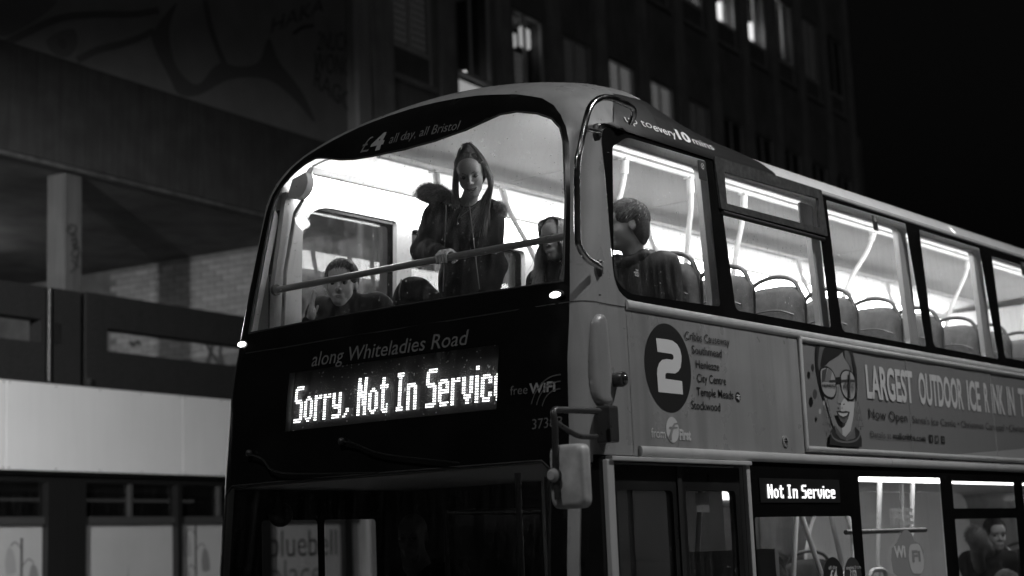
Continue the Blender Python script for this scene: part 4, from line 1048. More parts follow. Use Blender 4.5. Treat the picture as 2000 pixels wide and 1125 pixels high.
# ------------------------------------------------------------------ people: smooth blended volumes turned into one skin
def nets(fn, lo, hi, h):
    lo = np.array(lo, float); n = np.maximum(3, np.ceil((np.array(hi) - lo) / h).astype(int) + 1)
    ax = [lo[i] + h * np.arange(n[i]) for i in range(3)]
    Gd = np.stack(np.meshgrid(*ax, indexing='ij'), -1).reshape(-1, 3)
    D = np.concatenate([fn(Gd[i:i + 200000]) for i in range(0, len(Gd), 200000)]).reshape(n)
    m = n - 1; acc = np.zeros((*m, 3)); cnt = np.zeros(m)
    cor = [(i, j, k) for i in (0, 1) for j in (0, 1) for k in (0, 1)]
    sl = lambda c: D[c[0]:c[0] + m[0], c[1]:c[1] + m[1], c[2]:c[2] + m[2]]
    for p in cor:
        for q in cor:
            dd = np.subtract(q, p)
            if dd.sum() == 1 and (dd >= 0).all():
                a = sl(p); b = sl(q); x = (a < 0) != (b < 0); t = np.where(x, a / np.where(x, a - b, 1), 0)
                for ax_ in range(3): acc[..., ax_] += np.where(x, p[ax_] + dd[ax_] * t, 0)
                cnt += x
    act = cnt > 0; idx = -np.ones(m, int); idx[act] = np.arange(act.sum())
    base = np.stack(np.meshgrid(*[np.arange(k) for k in m], indexing='ij'), -1)
    V = lo + h * (base[act] + acc[act] / cnt[act][:, None]); Fs = []
    for ax_ in range(3):
        u, w = [(1, 2), (2, 0), (0, 1)][ax_]
        s0 = [slice(None)] * 3; s1 = [slice(None)] * 3; s0[ax_] = slice(0, -1); s1[ax_] = slice(1, None)
        A = D[tuple(s0)]; B = D[tuple(s1)]; X = np.argwhere((A < 0) != (B < 0))
        X = X[(X[:, u] > 0) & (X[:, w] > 0) & (X[:, u] < m[u]) & (X[:, w] < m[w])]
        e_u = np.zeros(3, int); e_u[u] = 1; e_w = np.zeros(3, int); e_w[w] = 1
        g = lambda Y: idx[Y[:, 0], Y[:, 1], Y[:, 2]]
        q = np.stack([g(X - e_u - e_w), g(X - e_w), g(X), g(X - e_u)], 1)
        fl = (A[tuple(X.T)] < 0); q = np.where(fl[:, None], q, q[:, ::-1]); Fs.append(q[(q >= 0).all(1)])
    return V, np.concatenate(Fs)
def vnoise(Q):
    i = np.floor(Q).astype(np.int64); f = Q - i; f = f * f * (3 - 2 * f); out = 0
    def hsh(a, b, c):
        n = (a * 374761393 + b * 668265263 + c * 2147483647) & 0xffffffff; n = ((n ^ (n >> 13)) * 1274126177) & 0xffffffff; return ((n ^ (n >> 16)) & 0xffff) / 65535.0
    for a in (0, 1):
        for b in (0, 1):
            for c in (0, 1):
                w = (f[:, 0] if a else 1 - f[:, 0]) * (f[:, 1] if b else 1 - f[:, 1]) * (f[:, 2] if c else 1 - f[:, 2]); out = out + w * hsh(i[:, 0] + a, i[:, 1] + b, i[:, 2] + c)
    return out
def _smin(a, b, k):
    h = np.clip(.5 + .5 * (b - a) / k, 0, 1); return b + (a - b) * h - k * h * (1 - h)
def sdf(prims):
    def f(P):
        d = np.full(len(P), 9.0)
        for p in prims:
            k = p[-1]
            if p[0] in 'cC':
                a = np.array(p[1], float); b = np.array(p[2], float); ab = b - a; t = np.clip((P - a) @ ab / (ab @ ab + 1e-12), 0, 1)
                e = np.linalg.norm(P - a - t[:, None] * ab, axis=1) - (p[3] + (p[4] - p[3]) * t); d = _smin(d, e, k)
            elif p[0] in ('e', '-'):
                q = P - np.array(p[1], float)
                if p[3] is not None: q = q @ p[3]
                r = np.array(p[2], float); l = np.linalg.norm(q / r, axis=1); g = np.linalg.norm(q / (r * r), axis=1) + 1e-9
                e = l * (l - 1) / g
                d = _smin(d, e, k) if p[0] == 'e' else -_smin(-d, e, k)
            elif p[0] == 'n':                      # cloth folds: ridged value noise, drawn out along the hang of the cloth
                f_ = p[2] / 5.0; Q = np.stack([P[:, 0] * f_, P[:, 1] * f_, P[:, 2] * f_ * .62], 1)
                n1 = vnoise(Q + 3.1); n2 = vnoise(Q * 2.1 + 7.7 + n1[:, None]); d = d + p[1] * (2.6 * (np.abs(2 * n1 - 1) - .45) + 1.3 * (np.abs(2 * n2 - 1) - .45))
        return d
    return f
def bounds(prims, pad=.03):
    lo = np.full(3, 9e9); hi = -lo
    for p in prims:
        if p[0] in 'cC':
            for q, r in ((p[1], p[3]), (p[2], p[4])): lo = np.minimum(lo, np.array(q) - r); hi = np.maximum(hi, np.array(q) + r)
        elif p[0] == 'e': r = max(p[2]); lo = np.minimum(lo, np.array(p[1]) - r); hi = np.maximum(hi, np.array(p[1]) + r)
    return lo - pad, hi + pad
def sk(mb, prims, h, lo=None, hi=None):
    b = bounds(prims); V, Fq = nets(sdf(prims), b[0] if lo is None else lo, b[1] if hi is None else hi, h); return mb.add(V, Fq)
def frame(fwd, up=(0, 0, 1), roll=0.0):
    f = np.array(fwd, float); f /= np.linalg.norm(f); l = np.cross(up, f); l /= np.linalg.norm(l); u = np.cross(f, l)
    c, s = math.cos(roll), math.sin(roll); l, u = c * l + s * u, -s * l + c * u
    return np.stack([f, l, u], 1)
SKIN = mat('skin', .32, .6, spec=.25, var=.06, vscale=30); SKIN_SHADE = mat('skin_shaded', .17, .6, spec=.25, var=.06, vscale=30)  # second skin is darker: shade on the dim faces put into its colour
HAIRB = mat('brown_hair', .06, .6, spec=.2, var=.35, vscale=60); HAIRL = mat('fair_hair', .12, .6, spec=.2, var=.35, vscale=60); HAIRD = mat('dark_hair', .025, .65, spec=.15, var=.35, vscale=60)
EYEM = mat('eye', .03, .15, coat=.5); LIPM = mat('lip', .13, .4); TEETH = mat('teeth', .6, .3); BROWM = mat('brow', .05, .6)
JACK = mat('dark_jacket', .010, .85, spec=.08, var=.3, vscale=18, bump=.25, bscale=160); HOOD = mat('black_hoodie', .008, .9, spec=.05, var=.2, vscale=20, bump=.3, bscale=200); SHELL = mat('shell_jacket', .008, .6, spec=.12, var=.2, vscale=14)
FURM = mat('fur', .13, .8, var=.5, vscale=50); TROU = mat('dark_trousers', .02, .8); SHOE = mat('shoe', .015, .6); ZIP = mat('zip', .12, .4, metal=.5)
def head(c, Rh, s=1.0, fem=False):
    W = lambda x, y, z: c + Rh @ (np.array((x, y, z)) * s)
    e = lambda x, y, z, r, k: ('e', W(x, y, z), np.array(r) * s, Rh, k * s)
    cp = lambda p, q, a, b, k: ('c', W(*p), W(*q), a * s, b * s, k * s)
    jw = .052 if fem else .058
    P = [e(-.012, 0, .034, (.097, .077, .088), .01), e(.022, 0, -.045, (.066, jw, .078), .035), e(.062, 0, -.098, (.022, .026, .020), .03),
         e(.050, .034, -.032, (.030, .026, .032), .025), e(.050, -.034, -.032, (.030, .026, .032), .025),
         cp((.078, -.036, .026), (.078, .036, .026), .014, .014, .022), e(.062, 0, .055, (.032, .052, .04), .03),
         ('-', W(.108, .033, .002), np.array((.022, .019, .014)) * s, Rh, .014 * s), ('-', W(.108, -.033, .002), np.array((.022, .019, .014)) * s, Rh, .014 * s),
         cp((.085, 0, .014), (.1065, 0, -.030), .0068, .0090, .010), e(.095, .0105, -.034, (.009, .0068, .0065), .006), e(.095, -.0105, -.034, (.009, .0068, .0065), .006),
         cp((.083, -.021, -.066), (.083, .021, -.066), .0075, .0075, .010), cp((.081, -.017, -.076), (.081, .017, -.076), .008, .008, .010),
         e(-.012, .076, -.006, (.020, .009, .031), .010), e(-.012, -.076, -.006, (.020, .009, .031), .010)]
    return P, W
def face(par, c, Rh, s, brow=BROWM, smile=0.0, lid=0.0):
    W = lambda x, y, z: c + Rh @ (np.array((x, y, z)) * s)
    for sg in (-1, 1):
        MB().ball(W(.0755, sg * .032, .001), .0125 * s, 10, 8).build('eye', EYEM, par, smooth=180)
        MB().tube([W(.0875, sg * .0165, .003), W(.0915, sg * .025, .008 - lid), W(.090, sg * .036, .0085 - lid), W(.081, sg * .0485, .003 - lid * .3)], [.0014 * s, .0028 * s, .003 * s, .0016 * s], 6).build('eyelid', BROWM, par, smooth=60)
        MB().tube([W(.0935, sg * .014, .019), W(.0945, sg * .028, .0255), W(.090, sg * .040, .0265), W(.0795, sg * .053, .019)], [.0028 * s, .0036 * s, .0032 * s, .0012 * s], 6).build('eyebrow', brow, par, smooth=60)
        MB().ball(W(.1035, sg * .0075, -.0395), np.array((.0030, .0034, .0020)) * s, 8, 6).build('nostril', BROWM, par, smooth=180)
    k = .023 + smile * .9
    crv = lambda y: -.0705 + smile * (abs(y) / k) ** 1.6 * 1.15
    dep = lambda y: .0915 - 9.0 * y * y
    ys = np.linspace(-k, k, 9)
    MB().tube([W(dep(y) + .0005, y, crv(y) + .0036 * (1 - (y / k) ** 2)) for y in ys], [.0008 * s + .0030 * s * (1 - (y / k) ** 2) for y in ys], 6).build('upper_lip', LIPM, par, smooth=60)
    MB().tube([W(dep(y) - .0005, y * .9, crv(y) - (.0050 + smile * .55) * (1 - (y / k) ** 2)) for y in ys], [.0008 * s + .0040 * s * (1 - (y / k) ** 2) for y in ys], 6).build('lower_lip', LIPM, par, smooth=60)
    MB().tube([W(dep(y) + .0018, y, crv(y) - smile * .22 * (1 - (y / k) ** 2)) for y in ys], [.0007 * s + (.0010 + smile * .22) * s * (1 - (y / k) ** 2) for y in ys], 6).build('mouth', BROWM, par, smooth=60)
    if smile > .004: MB().tube([W(dep(y) + .0036, y, crv(y) - .0002) for y in ys[2:-2]], .0013 * s, 6).build('teeth', TEETH, par, smooth=60)
def strands(paths, r, name, m, par, n=3, seg=4):
    """many fine tapering hairs, all with the same number of control points, as one mesh"""
    K0 = max(len(p) for p in paths); P = []
    for p in paths:
        p = np.array(p, float)
        if len(p) < K0: x_ = np.linspace(0, len(p) - 1, K0); p = np.stack([np.interp(x_, np.arange(len(p)), p[:, i]) for i in range(3)], 1)
        P.append(p)
    P = np.array(P)                                                              # N,K,3
    P = np.concatenate([2 * P[:, :1] - P[:, 1:2], P, 2 * P[:, -1:] - P[:, -2:-1]], 1); K = P.shape[1] - 3; out = []
    for i in range(1, K + 1):
        A, B, C_, D_ = P[:, i - 1], P[:, i], P[:, i + 1], P[:, i + 2]
        for t in np.arange(seg) / seg: out.append(.5 * (2 * B + (C_ - A) * t + (2 * A - 5 * B + 4 * C_ - D_) * t * t + (3 * B - A - 3 * C_ + D_) * t ** 3))
    out.append(P[:, -2]); Q = np.stack(out, 1); N, M = Q.shape[:2]
    T = np.gradient(Q, axis=1); T /= np.linalg.norm(T, axis=2, keepdims=True) + 1e-9
    a_ = np.cross(T, np.array((.31, .52, .80))); a_ /= np.linalg.norm(a_, axis=2, keepdims=True) + 1e-9; b_ = np.cross(T, a_)
    rr = r * (1 - .75 * (np.arange(M) / (M - 1)) ** 2); rings = []
    for j in range(n):
        w = 2 * math.pi * j / n; rings.append(Q + rr[None, :, None] * (math.cos(w) * a_ + math.sin(w) * b_))
    V = np.stack(rings, 2).reshape(-1, 3)
    base = (np.arange(N) * M * n)[:, None, None]; ii = (np.arange(M - 1) * n)[None, :, None]; jj = np.arange(n)[None, None, :]; j2 = (np.arange(n) + 1)[None, None, :] % n
    Fq = np.stack([base + ii + jj, base + ii + j2, base + ii + n + j2, base + ii + n + jj], -1).reshape(-1, 4)
    me = bpy.data.meshes.new(name); me.vertices.add(len(V)); me.vertices.foreach_set('co', V.ravel().astype(np.float32)); me.loops.add(Fq.size); me.loops.foreach_set('vertex_index', Fq.ravel().astype(np.int32)); me.polygons.add(len(Fq))
    me.polygons.foreach_set('loop_start', np.arange(0, Fq.size, 4, dtype=np.int32)); me.update(calc_edges=True); me.polygons.foreach_set('use_smooth', [True] * len(Fq))
    return tag(mesh_ob(name, me, m, par), kind='stuff')
def haircap(c, Rh, s, par, m, length=.0, fringe=.06):
    W = lambda x, y, z: c + Rh @ (np.array((x, y, z)) * s)
    P = [('e', W(-.016, 0, .042), np.array((.106, .086, .094)) * s, Rh, .01), ('e', W(-.062, 0, -.022), np.array((.058, .071, .085)) * s, Rh, .03),
         ('-', W(.085, 0, -.058), np.array((.085, .085, .100)) * s, Rh, .015), ('-', W(.022, .1, -.075), np.array((.05, .06, .085)) * s, Rh, .01), ('-', W(.022, -.1, -.075), np.array((.05, .06, .085)) * s, Rh, .01),
         ('n', .0022, 150)]
    mb = MB(); sk(mb, P, .0075); return mb.build('hair', m, par, smooth=180)
EC, ER = np.array((-.016, 0, .042)), np.array((.106, .086, .094))
def tuft(c, Rh, s, par, m, n=260, l=.035, fwdb=.5, seed=1):
    """short hair: fine locks combed over the scalp"""
    rg = np.random.RandomState(seed)
    W = lambda v: c + Rh @ (np.array(v) * s); whorl = np.array((-.55, .1, .83)); tones = [m, mat(m.name + '_light', min(.3, m.node_tree.nodes['Principled BSDF'].inputs['Base Color'].default_value[0] * 1.9), .45), m]
    for tone in tones:
        out = []
        while len(out) < n // 3:
            v = rg.normal(size=3); v /= np.linalg.norm(v)
            if v[0] > .50 and v[2] < .52: continue
            if abs(v[1]) > .55 and v[2] < .12 and v[0] > -.35: continue
            if v[2] < -.45: continue
            t = v - whorl; t -= v * t.dot(v); t /= np.linalg.norm(t) + 1e-6
            t = t + np.array((fwdb * .5, 0, 0)) + rg.normal(size=3) * .16; t -= v * t.dot(v); t /= np.linalg.norm(t); L_ = l * rg.uniform(.6, 1.25) / .1; q = []
            for k, lift in ((0, 1.0), (.35, 1.045), (.7, 1.06), (1.0, 1.045)):
                w = v + t * L_ * k; w /= np.linalg.norm(w); q.append(W(EC + w * ER * (lift + (.03 if k else 0) * rg.uniform(0, 1))))
            out.append(q)
        strands(out, .0017 * s, 'hair_locks', tone, par, 3, 2)
def arm(sh, el, wr, r=(.052, .042, .03)): return [('c', sh, el, r[0], r[1], .03), ('c', el, wr, r[1], r[2], .02)]
def torso(ch, pe, Rb, w=.18, d=.115, k=.05):
    ch = np.array(ch, float); pe = np.array(pe, float); md = (ch + pe) / 2
    return [('e', ch, (d, w, .17), Rb, k), ('e', md, (d * .95, w * .9, .2), Rb, k), ('e', pe, (d * 1.05, w * .95, .14), Rb, k)]
def hand(wr, pc, dirf, nrm, s=1.0, curl=(0, 0, 0, 0), spread=.019, thumb=1):
    """palm at pc, fingers leave along dirf; nrm = back of hand; curl bends towards the palm"""
    f = np.array(dirf, float); f /= np.linalg.norm(f); nn = np.array(nrm, float); nn -= f * nn.dot(f); nn /= np.linalg.norm(nn); sd = np.cross(nn, f)
    Rp = np.stack([f, sd, nn], 1); pc = np.array(pc, float); P = [('e', pc, np.array((.050, .042, .017)) * s, Rp, .01), ('c', wr, pc - f * .02 * s, .026 * s, .026 * s, .02)]
    for i, (ln, cu) in enumerate(zip((.072, .082, .076, .060), curl)):
        b = pc + f * .040 * s + sd * (i - 1.5) * spread * s; a = cu; d1 = f * math.cos(a * .5) - nn * math.sin(a * .5); d2 = f * math.cos(a) - nn * math.sin(a); d3 = f * math.cos(a * 1.6) - nn * math.sin(a * 1.6)
        p1 = b + d1 * ln * .45 * s; p2 = p1 + d2 * ln * .32 * s; p3 = p2 + d3 * ln * .25 * s
        P += [('c', b, p1, .0088 * s, .0082 * s, .004), ('c', p1, p2, .0082 * s, .0076 * s, .004), ('c', p2, p3, .0076 * s, .0066 * s, .004)]
    b = pc - f * .015 * s - sd * thumb * .035 * s; p1 = b + (f * .6 - sd * thumb * .75 - nn * .2) * .038 * s; p2 = p1 + (f * .9 - sd * thumb * .3 - nn * .25) * .032 * s
    return P + [('c', b, p1, .012 * s, .0095 * s, .008), ('c', p1, p2, .0095 * s, .0075 * s, .006)]
def legs(pe, Rb, knees, feet): 
    P = []
    for sg, kn, ft in zip((-1, 1), knees, feet):
        hp = np.array(pe) + Rb[:, 1] * sg * .09; P += [('c', hp, kn, .085, .06, .04), ('c', kn, ft, .06, .045, .03)]
    return P

# --- standing woman in an open parka, right hand on the front rail
pw = thing('person', 'standing woman in dark parka with fur hood smiling down by the front window', 'person', (.60, -.12, 2.30), 'bus passengers')
hc = on(920, 340, 0, .50); Rh = frame((-.80, -.50, -.42), roll=.10); s = 1.03
ch = on(903, 455, 0, .60); pe = np.array((.66, ch[1] + .02, 3.02)); Rb = frame((-.86, -.45, 0))
shc = np.array((ch[0] + .03, ch[1] - .005, 0)) + (0, 0, hc[2] - .195)
shR = shc - Rb[:, 1] * .155; shL = shc + Rb[:, 1] * .135
elR = on(826, 490, 0, .46); wrR = on(858, 497, 0, .315); elL = shL + np.array((.03, -.015, -.29)); wrL = elL + np.array((-.08, .03, -.24))
PH, W = head(hc, Rh, s, True); body = MB()
sk(body, PH + [('c', W(-.025, 0, -.07), shc + (0.0, 0, .03), .044, .05, .03)], .005)
hy = on(864, 492, 0, .22)[1]
hp = [('c', wrR, (.285, hy, 3.412), .024, .026, .01), ('e', (.265, hy - .005, 3.408), (.032, .042, .017), None, .012)]
for i in range(4):
    y = hy - .034 + i * .0215; hp += [('c', (.262, y, 3.412), (.232, y, 3.414), .0095, .009, .003), ('c', (.232, y, 3.414), (.206, y, 3.392), .009, .0088, .003), ('c', (.206, y, 3.392), (.212, y, 3.352 + .006 * (i == 3)), .0088, .0078, .003)]
hp += [('c', (.275, hy - .045, 3.40), (.262, hy - .062, 3.365), .012, .010, .006), ('c', (.262, hy - .062, 3.365), (.235, hy - .06, 3.345), .010, .008, .005)]
sk(body, hp, .004); sk(body, arm(shL, elL, wrL) + hand(wrL, wrL + (-.02, 0, -.07), (-.2, 0, -1), (-1, 0, 0), curl=(.5,) * 4) + torso(ch, pe, Rb, .14, .085) + legs(pe, Rb, (pe + (-.02, -.1, -.42), pe + (-.02, .1, -.42)), (pe + (.02, -.11, -.70), pe + (.02, .11, -.70))), .016)
bd = body.build('body', SKIN, pw, smooth=180); face(bd, hc, Rh, s, smile=.010, lid=.006)
mb = MB(); sk(mb, torso(ch + (0, 0, -.02), pe, Rb, .15, .108) + [('c', shc + (0, 0, .045), shc + (0, 0, -.05), .064, .09, .04), ('n', .005, 30)], .010); mb.build('hoodie', HOOD, pw, smooth=180)
PJ = torso(ch + Rb[:, 0] * -.03, pe + Rb[:, 0] * -.02, Rb, .180, .128, .06) + [('c', shR, elR, .078, .070, .05), ('c', elR, wrR + (elR - wrR) * .1, .070, .048, .03), ('c', shL, elL, .068, .062, .05), ('c', elL, wrL, .062, .05, .03), ('c', shR, shL, .066, .062, .06),
      ('-', ch + Rb[:, 0] * .15 + (0, 0, .02), np.array((.10, .062, .34)), Rb, .025), ('-', pe + Rb[:, 0] * .16, np.array((.10, .075, .34)), Rb, .025), ('n', .0075, 30)]
mb = MB(); sk(mb, PJ, .009); parka = mb.build('parka', JACK, pw, smooth=180)
for sg in (-1, 1):
    e = [ch + Rb @ np.array((.100 - .01 * abs(t), sg * (.066 + .035 * t), .15 - .45 * t)) for t in np.linspace(0, 1.1, 8)]
    MB().tube(e, .003, 6).build('zip', ZIP, parka, smooth=60)
    MB().ball(e[3] + Rb[:, 0] * .012, .006, 8, 6).build('stud', mat('stud', .5, .25, metal=1), parka, smooth=180)
# hood lying back, fur thick over her right shoulder and thin on the left
rg = np.random.RandomState(3)
fr_ = [on(884, 396, 0, .58), on(872, 384, 0, .56), on(854, 375, 0, .55), on(836, 372, 0, .57), on(830, 382, 0, .60), shR + (.10, -.03, .07), shc + (.12, 0, .07), shL + (.08, .0, .03), on(972, 402, 0, .66), on(981, 412, 0, .64)]
fq = bez(fr_, 10); mb = MB(); NQ = len(fq); frad = [.034 - .020 * (i / NQ) for i in range(NQ)]
sk(mb, [('c', fq[i], fq[i + 1], frad[i], frad[i + 1], .015) for i in range(NQ - 1)] + [('c', shR + (.09, 0, .03), shL + (.09, 0, .02), .055, .045, .05), ('n', .005, 40)], .011); mb.build('hood', FURM, pw, smooth=180)
for tone, cnt in ((FURM, 5200), (mat('pale_fur', .30, .8), 2600)):
    fs = []
    for i in range(cnt):
        j = int(NQ * rg.uniform(0, 1) ** 1.25); p = fq[min(j, NQ - 1)]; v = rg.normal(size=3); v /= np.linalg.norm(v); r0 = frad[min(j, NQ - 1)]
        v = v + np.array((-.1, .25 if p[1] > shc[1] else -.15, .18)); v /= np.linalg.norm(v); L_ = rg.uniform(.02, .05) * (r0 / .034) ** .7; dr = np.array((0, .3 if p[1] > shc[1] else -.3, -.25)) * L_
        fs.append([p + v * r0 * .8, p + v * (r0 + L_ * .5), p + v * (r0 + L_) + dr + rg.normal(size=3) * .004])
    strands(fs, .0008, 'fur', tone, pw, 3, 2)
# hair scraped up to a knot on the crown; the tail falls on her left, loose lengths on her right
W = lambda x, y, z: hc + Rh @ (np.array((x, y, z)) * s)
mb = MB(); sk(mb, [('e', W(-.018, 0, .040), (.102, .081, .090), Rh, .01), ('e', W(-.045, 0, -.015), (.060, .074, .075), Rh, .04), ('e', W(-.006, .006, .120), (.036, .034, .050), Rh, .03),
    ('-', W(.092, 0, -.056), (.082, .078, .108), Rh, .012), ('-', W(.02, .1, -.07), (.055, .05, .09), Rh, .01), ('-', W(.02, -.1, -.07), (.055, .05, .09), Rh, .01), ('n', .0025, 130)], .006); mb.build('hair', mat('hair_base', .06, .9), pw, smooth=180)
HT = [HAIRB, mat('brown_hair_light', .13, .42, var=.2, vscale=60), mat('brown_hair_deep', .03, .45)]
for ti, tone in enumerate(HT):
    hs_ = []
    KC = np.array((-.018, 0, .040)); KR = np.array((.104, .083, .092)); top = np.array((-.10, .05, 1.0)); top /= np.linalg.norm(top)
    def over(v, k1, tip):
        q = []
        for k in np.linspace(0, k1, 5):
            w = v * (1 - k) + top * k; w /= np.linalg.norm(w); q.append(W(*(KC + w * KR * (1.01 + .03 * k + rg.uniform(0, .02)))))
        return q + [W(*tip)]
    for i in range(420):                       # swept up from the hairline
        y = rg.uniform(-.95, .95); v = np.array((.90 - .80 * y * y, y * .85, .36 - .42 * y * y)); v /= np.linalg.norm(v)
        hs_.append(over(v, .86, (rg.normal(-.004, .012), rg.normal(.006, .012), .152 + rg.uniform(0, .022))))
    for i in range(200):                       # sides and nape drawn up
        v = np.array((rg.uniform(-1, .15), rg.choice((-1, 1)) * rg.uniform(.5, 1), rg.uniform(-.55, .35))); v /= np.linalg.norm(v); hs_.append(over(v, .86, (rg.normal(-.008, .012), rg.normal(.006, .012), .152 + rg.uniform(0, .02))))
    for i in range(200):                       # tail over her left shoulder (right in the picture)
        u1, u2 = rg.normal(0, 1, 2); ln = rg.uniform(.55, 1.0)
        a_ = W(-.01, .02, .160 + rg.uniform(0, .012)); iv = rg.uniform(0, 1); b_ = W(-.015 + u1 * .010, .034 + .014 * iv, .138); c_ = W(-.005 + u1 * .016, .072 + .022 * iv, .045); d_ = W(.005 + u1 * .016, .084 + .028 * iv, -.07)
        e_ = d_ + np.array((-.05 + u1 * .010, .012 + u2 * .010, -.16 * ln)); f_ = e_ + np.array((-.03 + u1 * .012, .022 + u2 * .014, -.15 * ln)); hs_.append([a_, b_, c_, d_, e_, f_])
    for i in range(150):                       # loose lengths on the other side
        u1, u2 = rg.normal(0, 1, 2); a_ = W(0, -.03, .155); iv = rg.uniform(0, 1); b_ = W(-.01 + u1 * .010, -.036 - .014 * iv, .132); c_ = W(.0 + u1 * .016, -.072 - .020 * iv, .035); d_ = W(.008 + u1 * .016, -.084 - .036 * iv, -.085); hs_.append([a_, b_, c_, d_, d_ + np.array((.0 + u1 * .01, .004 + u2 * .01, -.085 * rg.uniform(.4, 1.1)))])
    strands(hs_, .0013, 'long_hair', tone, pw, 3, 4)
pn = ch + Rb @ np.array((.118, .0, .03)); MB().tube([W(.03, .05, -.14), pn + (0, 0, .03), pn, pn + (0, 0, .03), W(.03, -.05, -.14)], .0014, 5).build('necklace', ZIP, pw); MB().ball(pn, .007, 8, 6).build('pendant', mat('stud', .5, .25, metal=1), pw, smooth=180)
MB().loft([[np.array(pe) + Rb @ np.array((a * .1, b * .15, z)) for a, b in ((1, 1), (1, -1), (-1, -1), (-1, 1))] for z in (-.12, .02)]).build('waistband', TROU, pw)

# --- young man low at the offside corner, one hand raised
pm = thing('person', 'short haired man crouching low at the left corner of the front window, hand raised', 'person', (.55, .62, 2.30), 'bus passengers')
hc = on(667, 555, 0, .45); Rh = frame((-.84, -.53, -.08), roll=-.03); s = 1.10; PH, W = head(hc, Rh, s); body = MB()
Rb = frame((-.86, -.5, 0)); ch = hc + (.14, .03, -.30); pe = ch + (.16, .02, -.36); shc = hc + (.09, .03, -.15)
shs = [shc + Rb[:, 1] * .17, shc - Rb[:, 1] * .17]; shs.sort(key=lambda q: -q[1]); shA, shB = shs
wrA = on(604, 630, 0, .20); elA = wrA + (.16, .06, -.16); hpA = on(609, 606, 0, .185)
sk(body, PH + [('c', W(-.025, 0, -.07), shc, .055, .06, .03)], .006)
sk(body, hand(wrA, hpA, (.02, -.02, 1), (-.45, .85, 0), .95, curl=(.25, .2, .25, .3), spread=.017, thumb=-1), .0045)
elB = shB + (-.02, -.10, -.24); wrB = elB + (-.14, .10, -.02)
sk(body, torso(ch, pe, Rb, .16, .10) + arm(shB, elB, wrB) + legs(pe, Rb, (pe + (-.35, -.1, .05), pe + (-.35, .1, .05)), (pe + (-.3, -.1, -.36), pe + (-.3, .1, -.36))), .016)
bd = body.build('body', SKIN, pm, smooth=180); face(bd, hc, Rh, s, BROWM); haircap(hc, Rh, s, pm, HAIRD); tuft(hc, Rh, s, pm, HAIRD, 2200, .05, .9, 4)
mb = MB(); sk(mb, torso(ch, pe, Rb, .20, .13) + [('c', shA, elA, .075, .06, .05), ('c', elA, wrA, .058, .042, .03), ('c', shB, elB, .078, .064, .05), ('c', elB, wrB, .062, .045, .03), ('c', shA, shB, .085, .085, .06), ('c', shc + (0, 0, .03), hc + Rh @ np.array((-.02, 0, -.115)), .092, .078, .03), ('n', .007, 24)], .012); mb.build('jacket', JACK, pm, smooth=180)

# --- woman with long fair hair in the front nearside aisle seat
p4_ = thing('person', 'seated woman with long fair hair behind the right edge of the front window', 'person', (1.05, -.40, 2.30), 'bus passengers')
hc = on(1086, 470, 0, 1.0); Rh = frame((-.97, -.12, -.05), roll=.04); s = 1.0; PH, W = head(hc, Rh, s, True); body = MB(); Rb = frame((-.95, -.2, 0)); shc = hc + (.06, 0, -.22); ch = shc + (.04, 0, -.16); pe = ch + (.10, 0, -.34)
sk(body, PH + [('c', W(-.025, 0, -.07), shc, .046, .05, .03)], .006); sk(body, torso(ch, pe, Rb, .15, .09) + legs(pe, Rb, (pe + (-.42, -.1, .02), pe + (-.42, .1, .02)), (pe + (-.42, -.1, -.42), pe + (-.42, .1, -.42))), .016)
bd = body.build('body', SKIN_SHADE, p4_, smooth=180); face(bd, hc, Rh, s)
mb = MB(); sA, sB = shc + (0, .17, 0), shc - (0, .17, 0); sk(mb, torso(ch, pe, Rb, .19, .125) + [('c', sA, sA + (-.03, .06, -.28), .07, .06, .05), ('c', sA + (-.03, .06, -.28), sA + (-.25, .0, -.34), .06, .045, .03), ('c', sB, sB + (-.03, -.06, -.28), .07, .06, .05), ('c', sB + (-.03, -.06, -.28), sB + (-.25, 0, -.34), .06, .045, .03), ('c', sA, sB, .075, .075, .06), ('c', shc, shc + (-.01, 0, .08), .085, .075, .04), ('n', .007, 24)], .012); mb.build('jacket', JACK, p4_, smooth=180)
W = lambda x, y, z: hc + Rh @ (np.array((x, y, z)) * s)
haircap(hc, Rh, s, p4_, HAIRL); hs_ = []
for i in range(800):
    sg = -1 if i % 2 else 1; x1 = rg.uniform(-.07, .082); t0 = W(x1 * .4, sg * rg.uniform(0, .02), .137); p1 = W(x1 * .9, sg * .066, .10); p2 = W(x1 + .005, sg * (.090 - max(0, x1) * .35), .0); p3 = W(x1 + .01, sg * (.080 + rg.uniform(0, .03)), -.11); p4 = p3 + (rg.normal(-.03, .015), rg.normal(0, .015), -rg.uniform(.08, .2)); hs_.append([t0, p1, p2, p3, p4])
strands(hs_, .0018, 'long_hair', HAIRL, p4_, 3, 4)

# --- man in profile at the first side window
p5_ = thing('person', 'man in profile in a dark hooded jacket at the first side window', 'person', (1.12, -.84, 2.30), 'bus passengers')
hc = on(1222, 442, 1, -.84); Rh = frame((-.76, .64, -.03)); s = 1.12; PH, W = head(hc, Rh, s); body = MB(); Rb = frame((-1, .05, 0)); shc = hc + (.06, 0, -.235); ch = shc + (.05, 0, -.15); pe = ch + (.10, 0, -.34)
sk(body, PH + [('c', W(-.03, 0, -.07), shc, .058, .066, .03)], .006); sk(body, torso(ch, pe, Rb, .16, .10) + legs(pe, Rb, (pe + (-.42, -.1, .02), pe + (-.42, .1, .02)), (pe + (-.42, -.1, -.42), pe + (-.42, .1, -.42))), .016)
bd = body.build('body', mat('skin_shadow', .12, .6, spec=.2), p5_, smooth=180); face(bd, hc, Rh, s); haircap(hc, Rh, s, p5_, HAIRD); tuft(hc, Rh, s, p5_, HAIRD, 2600, .05, .6, 6)
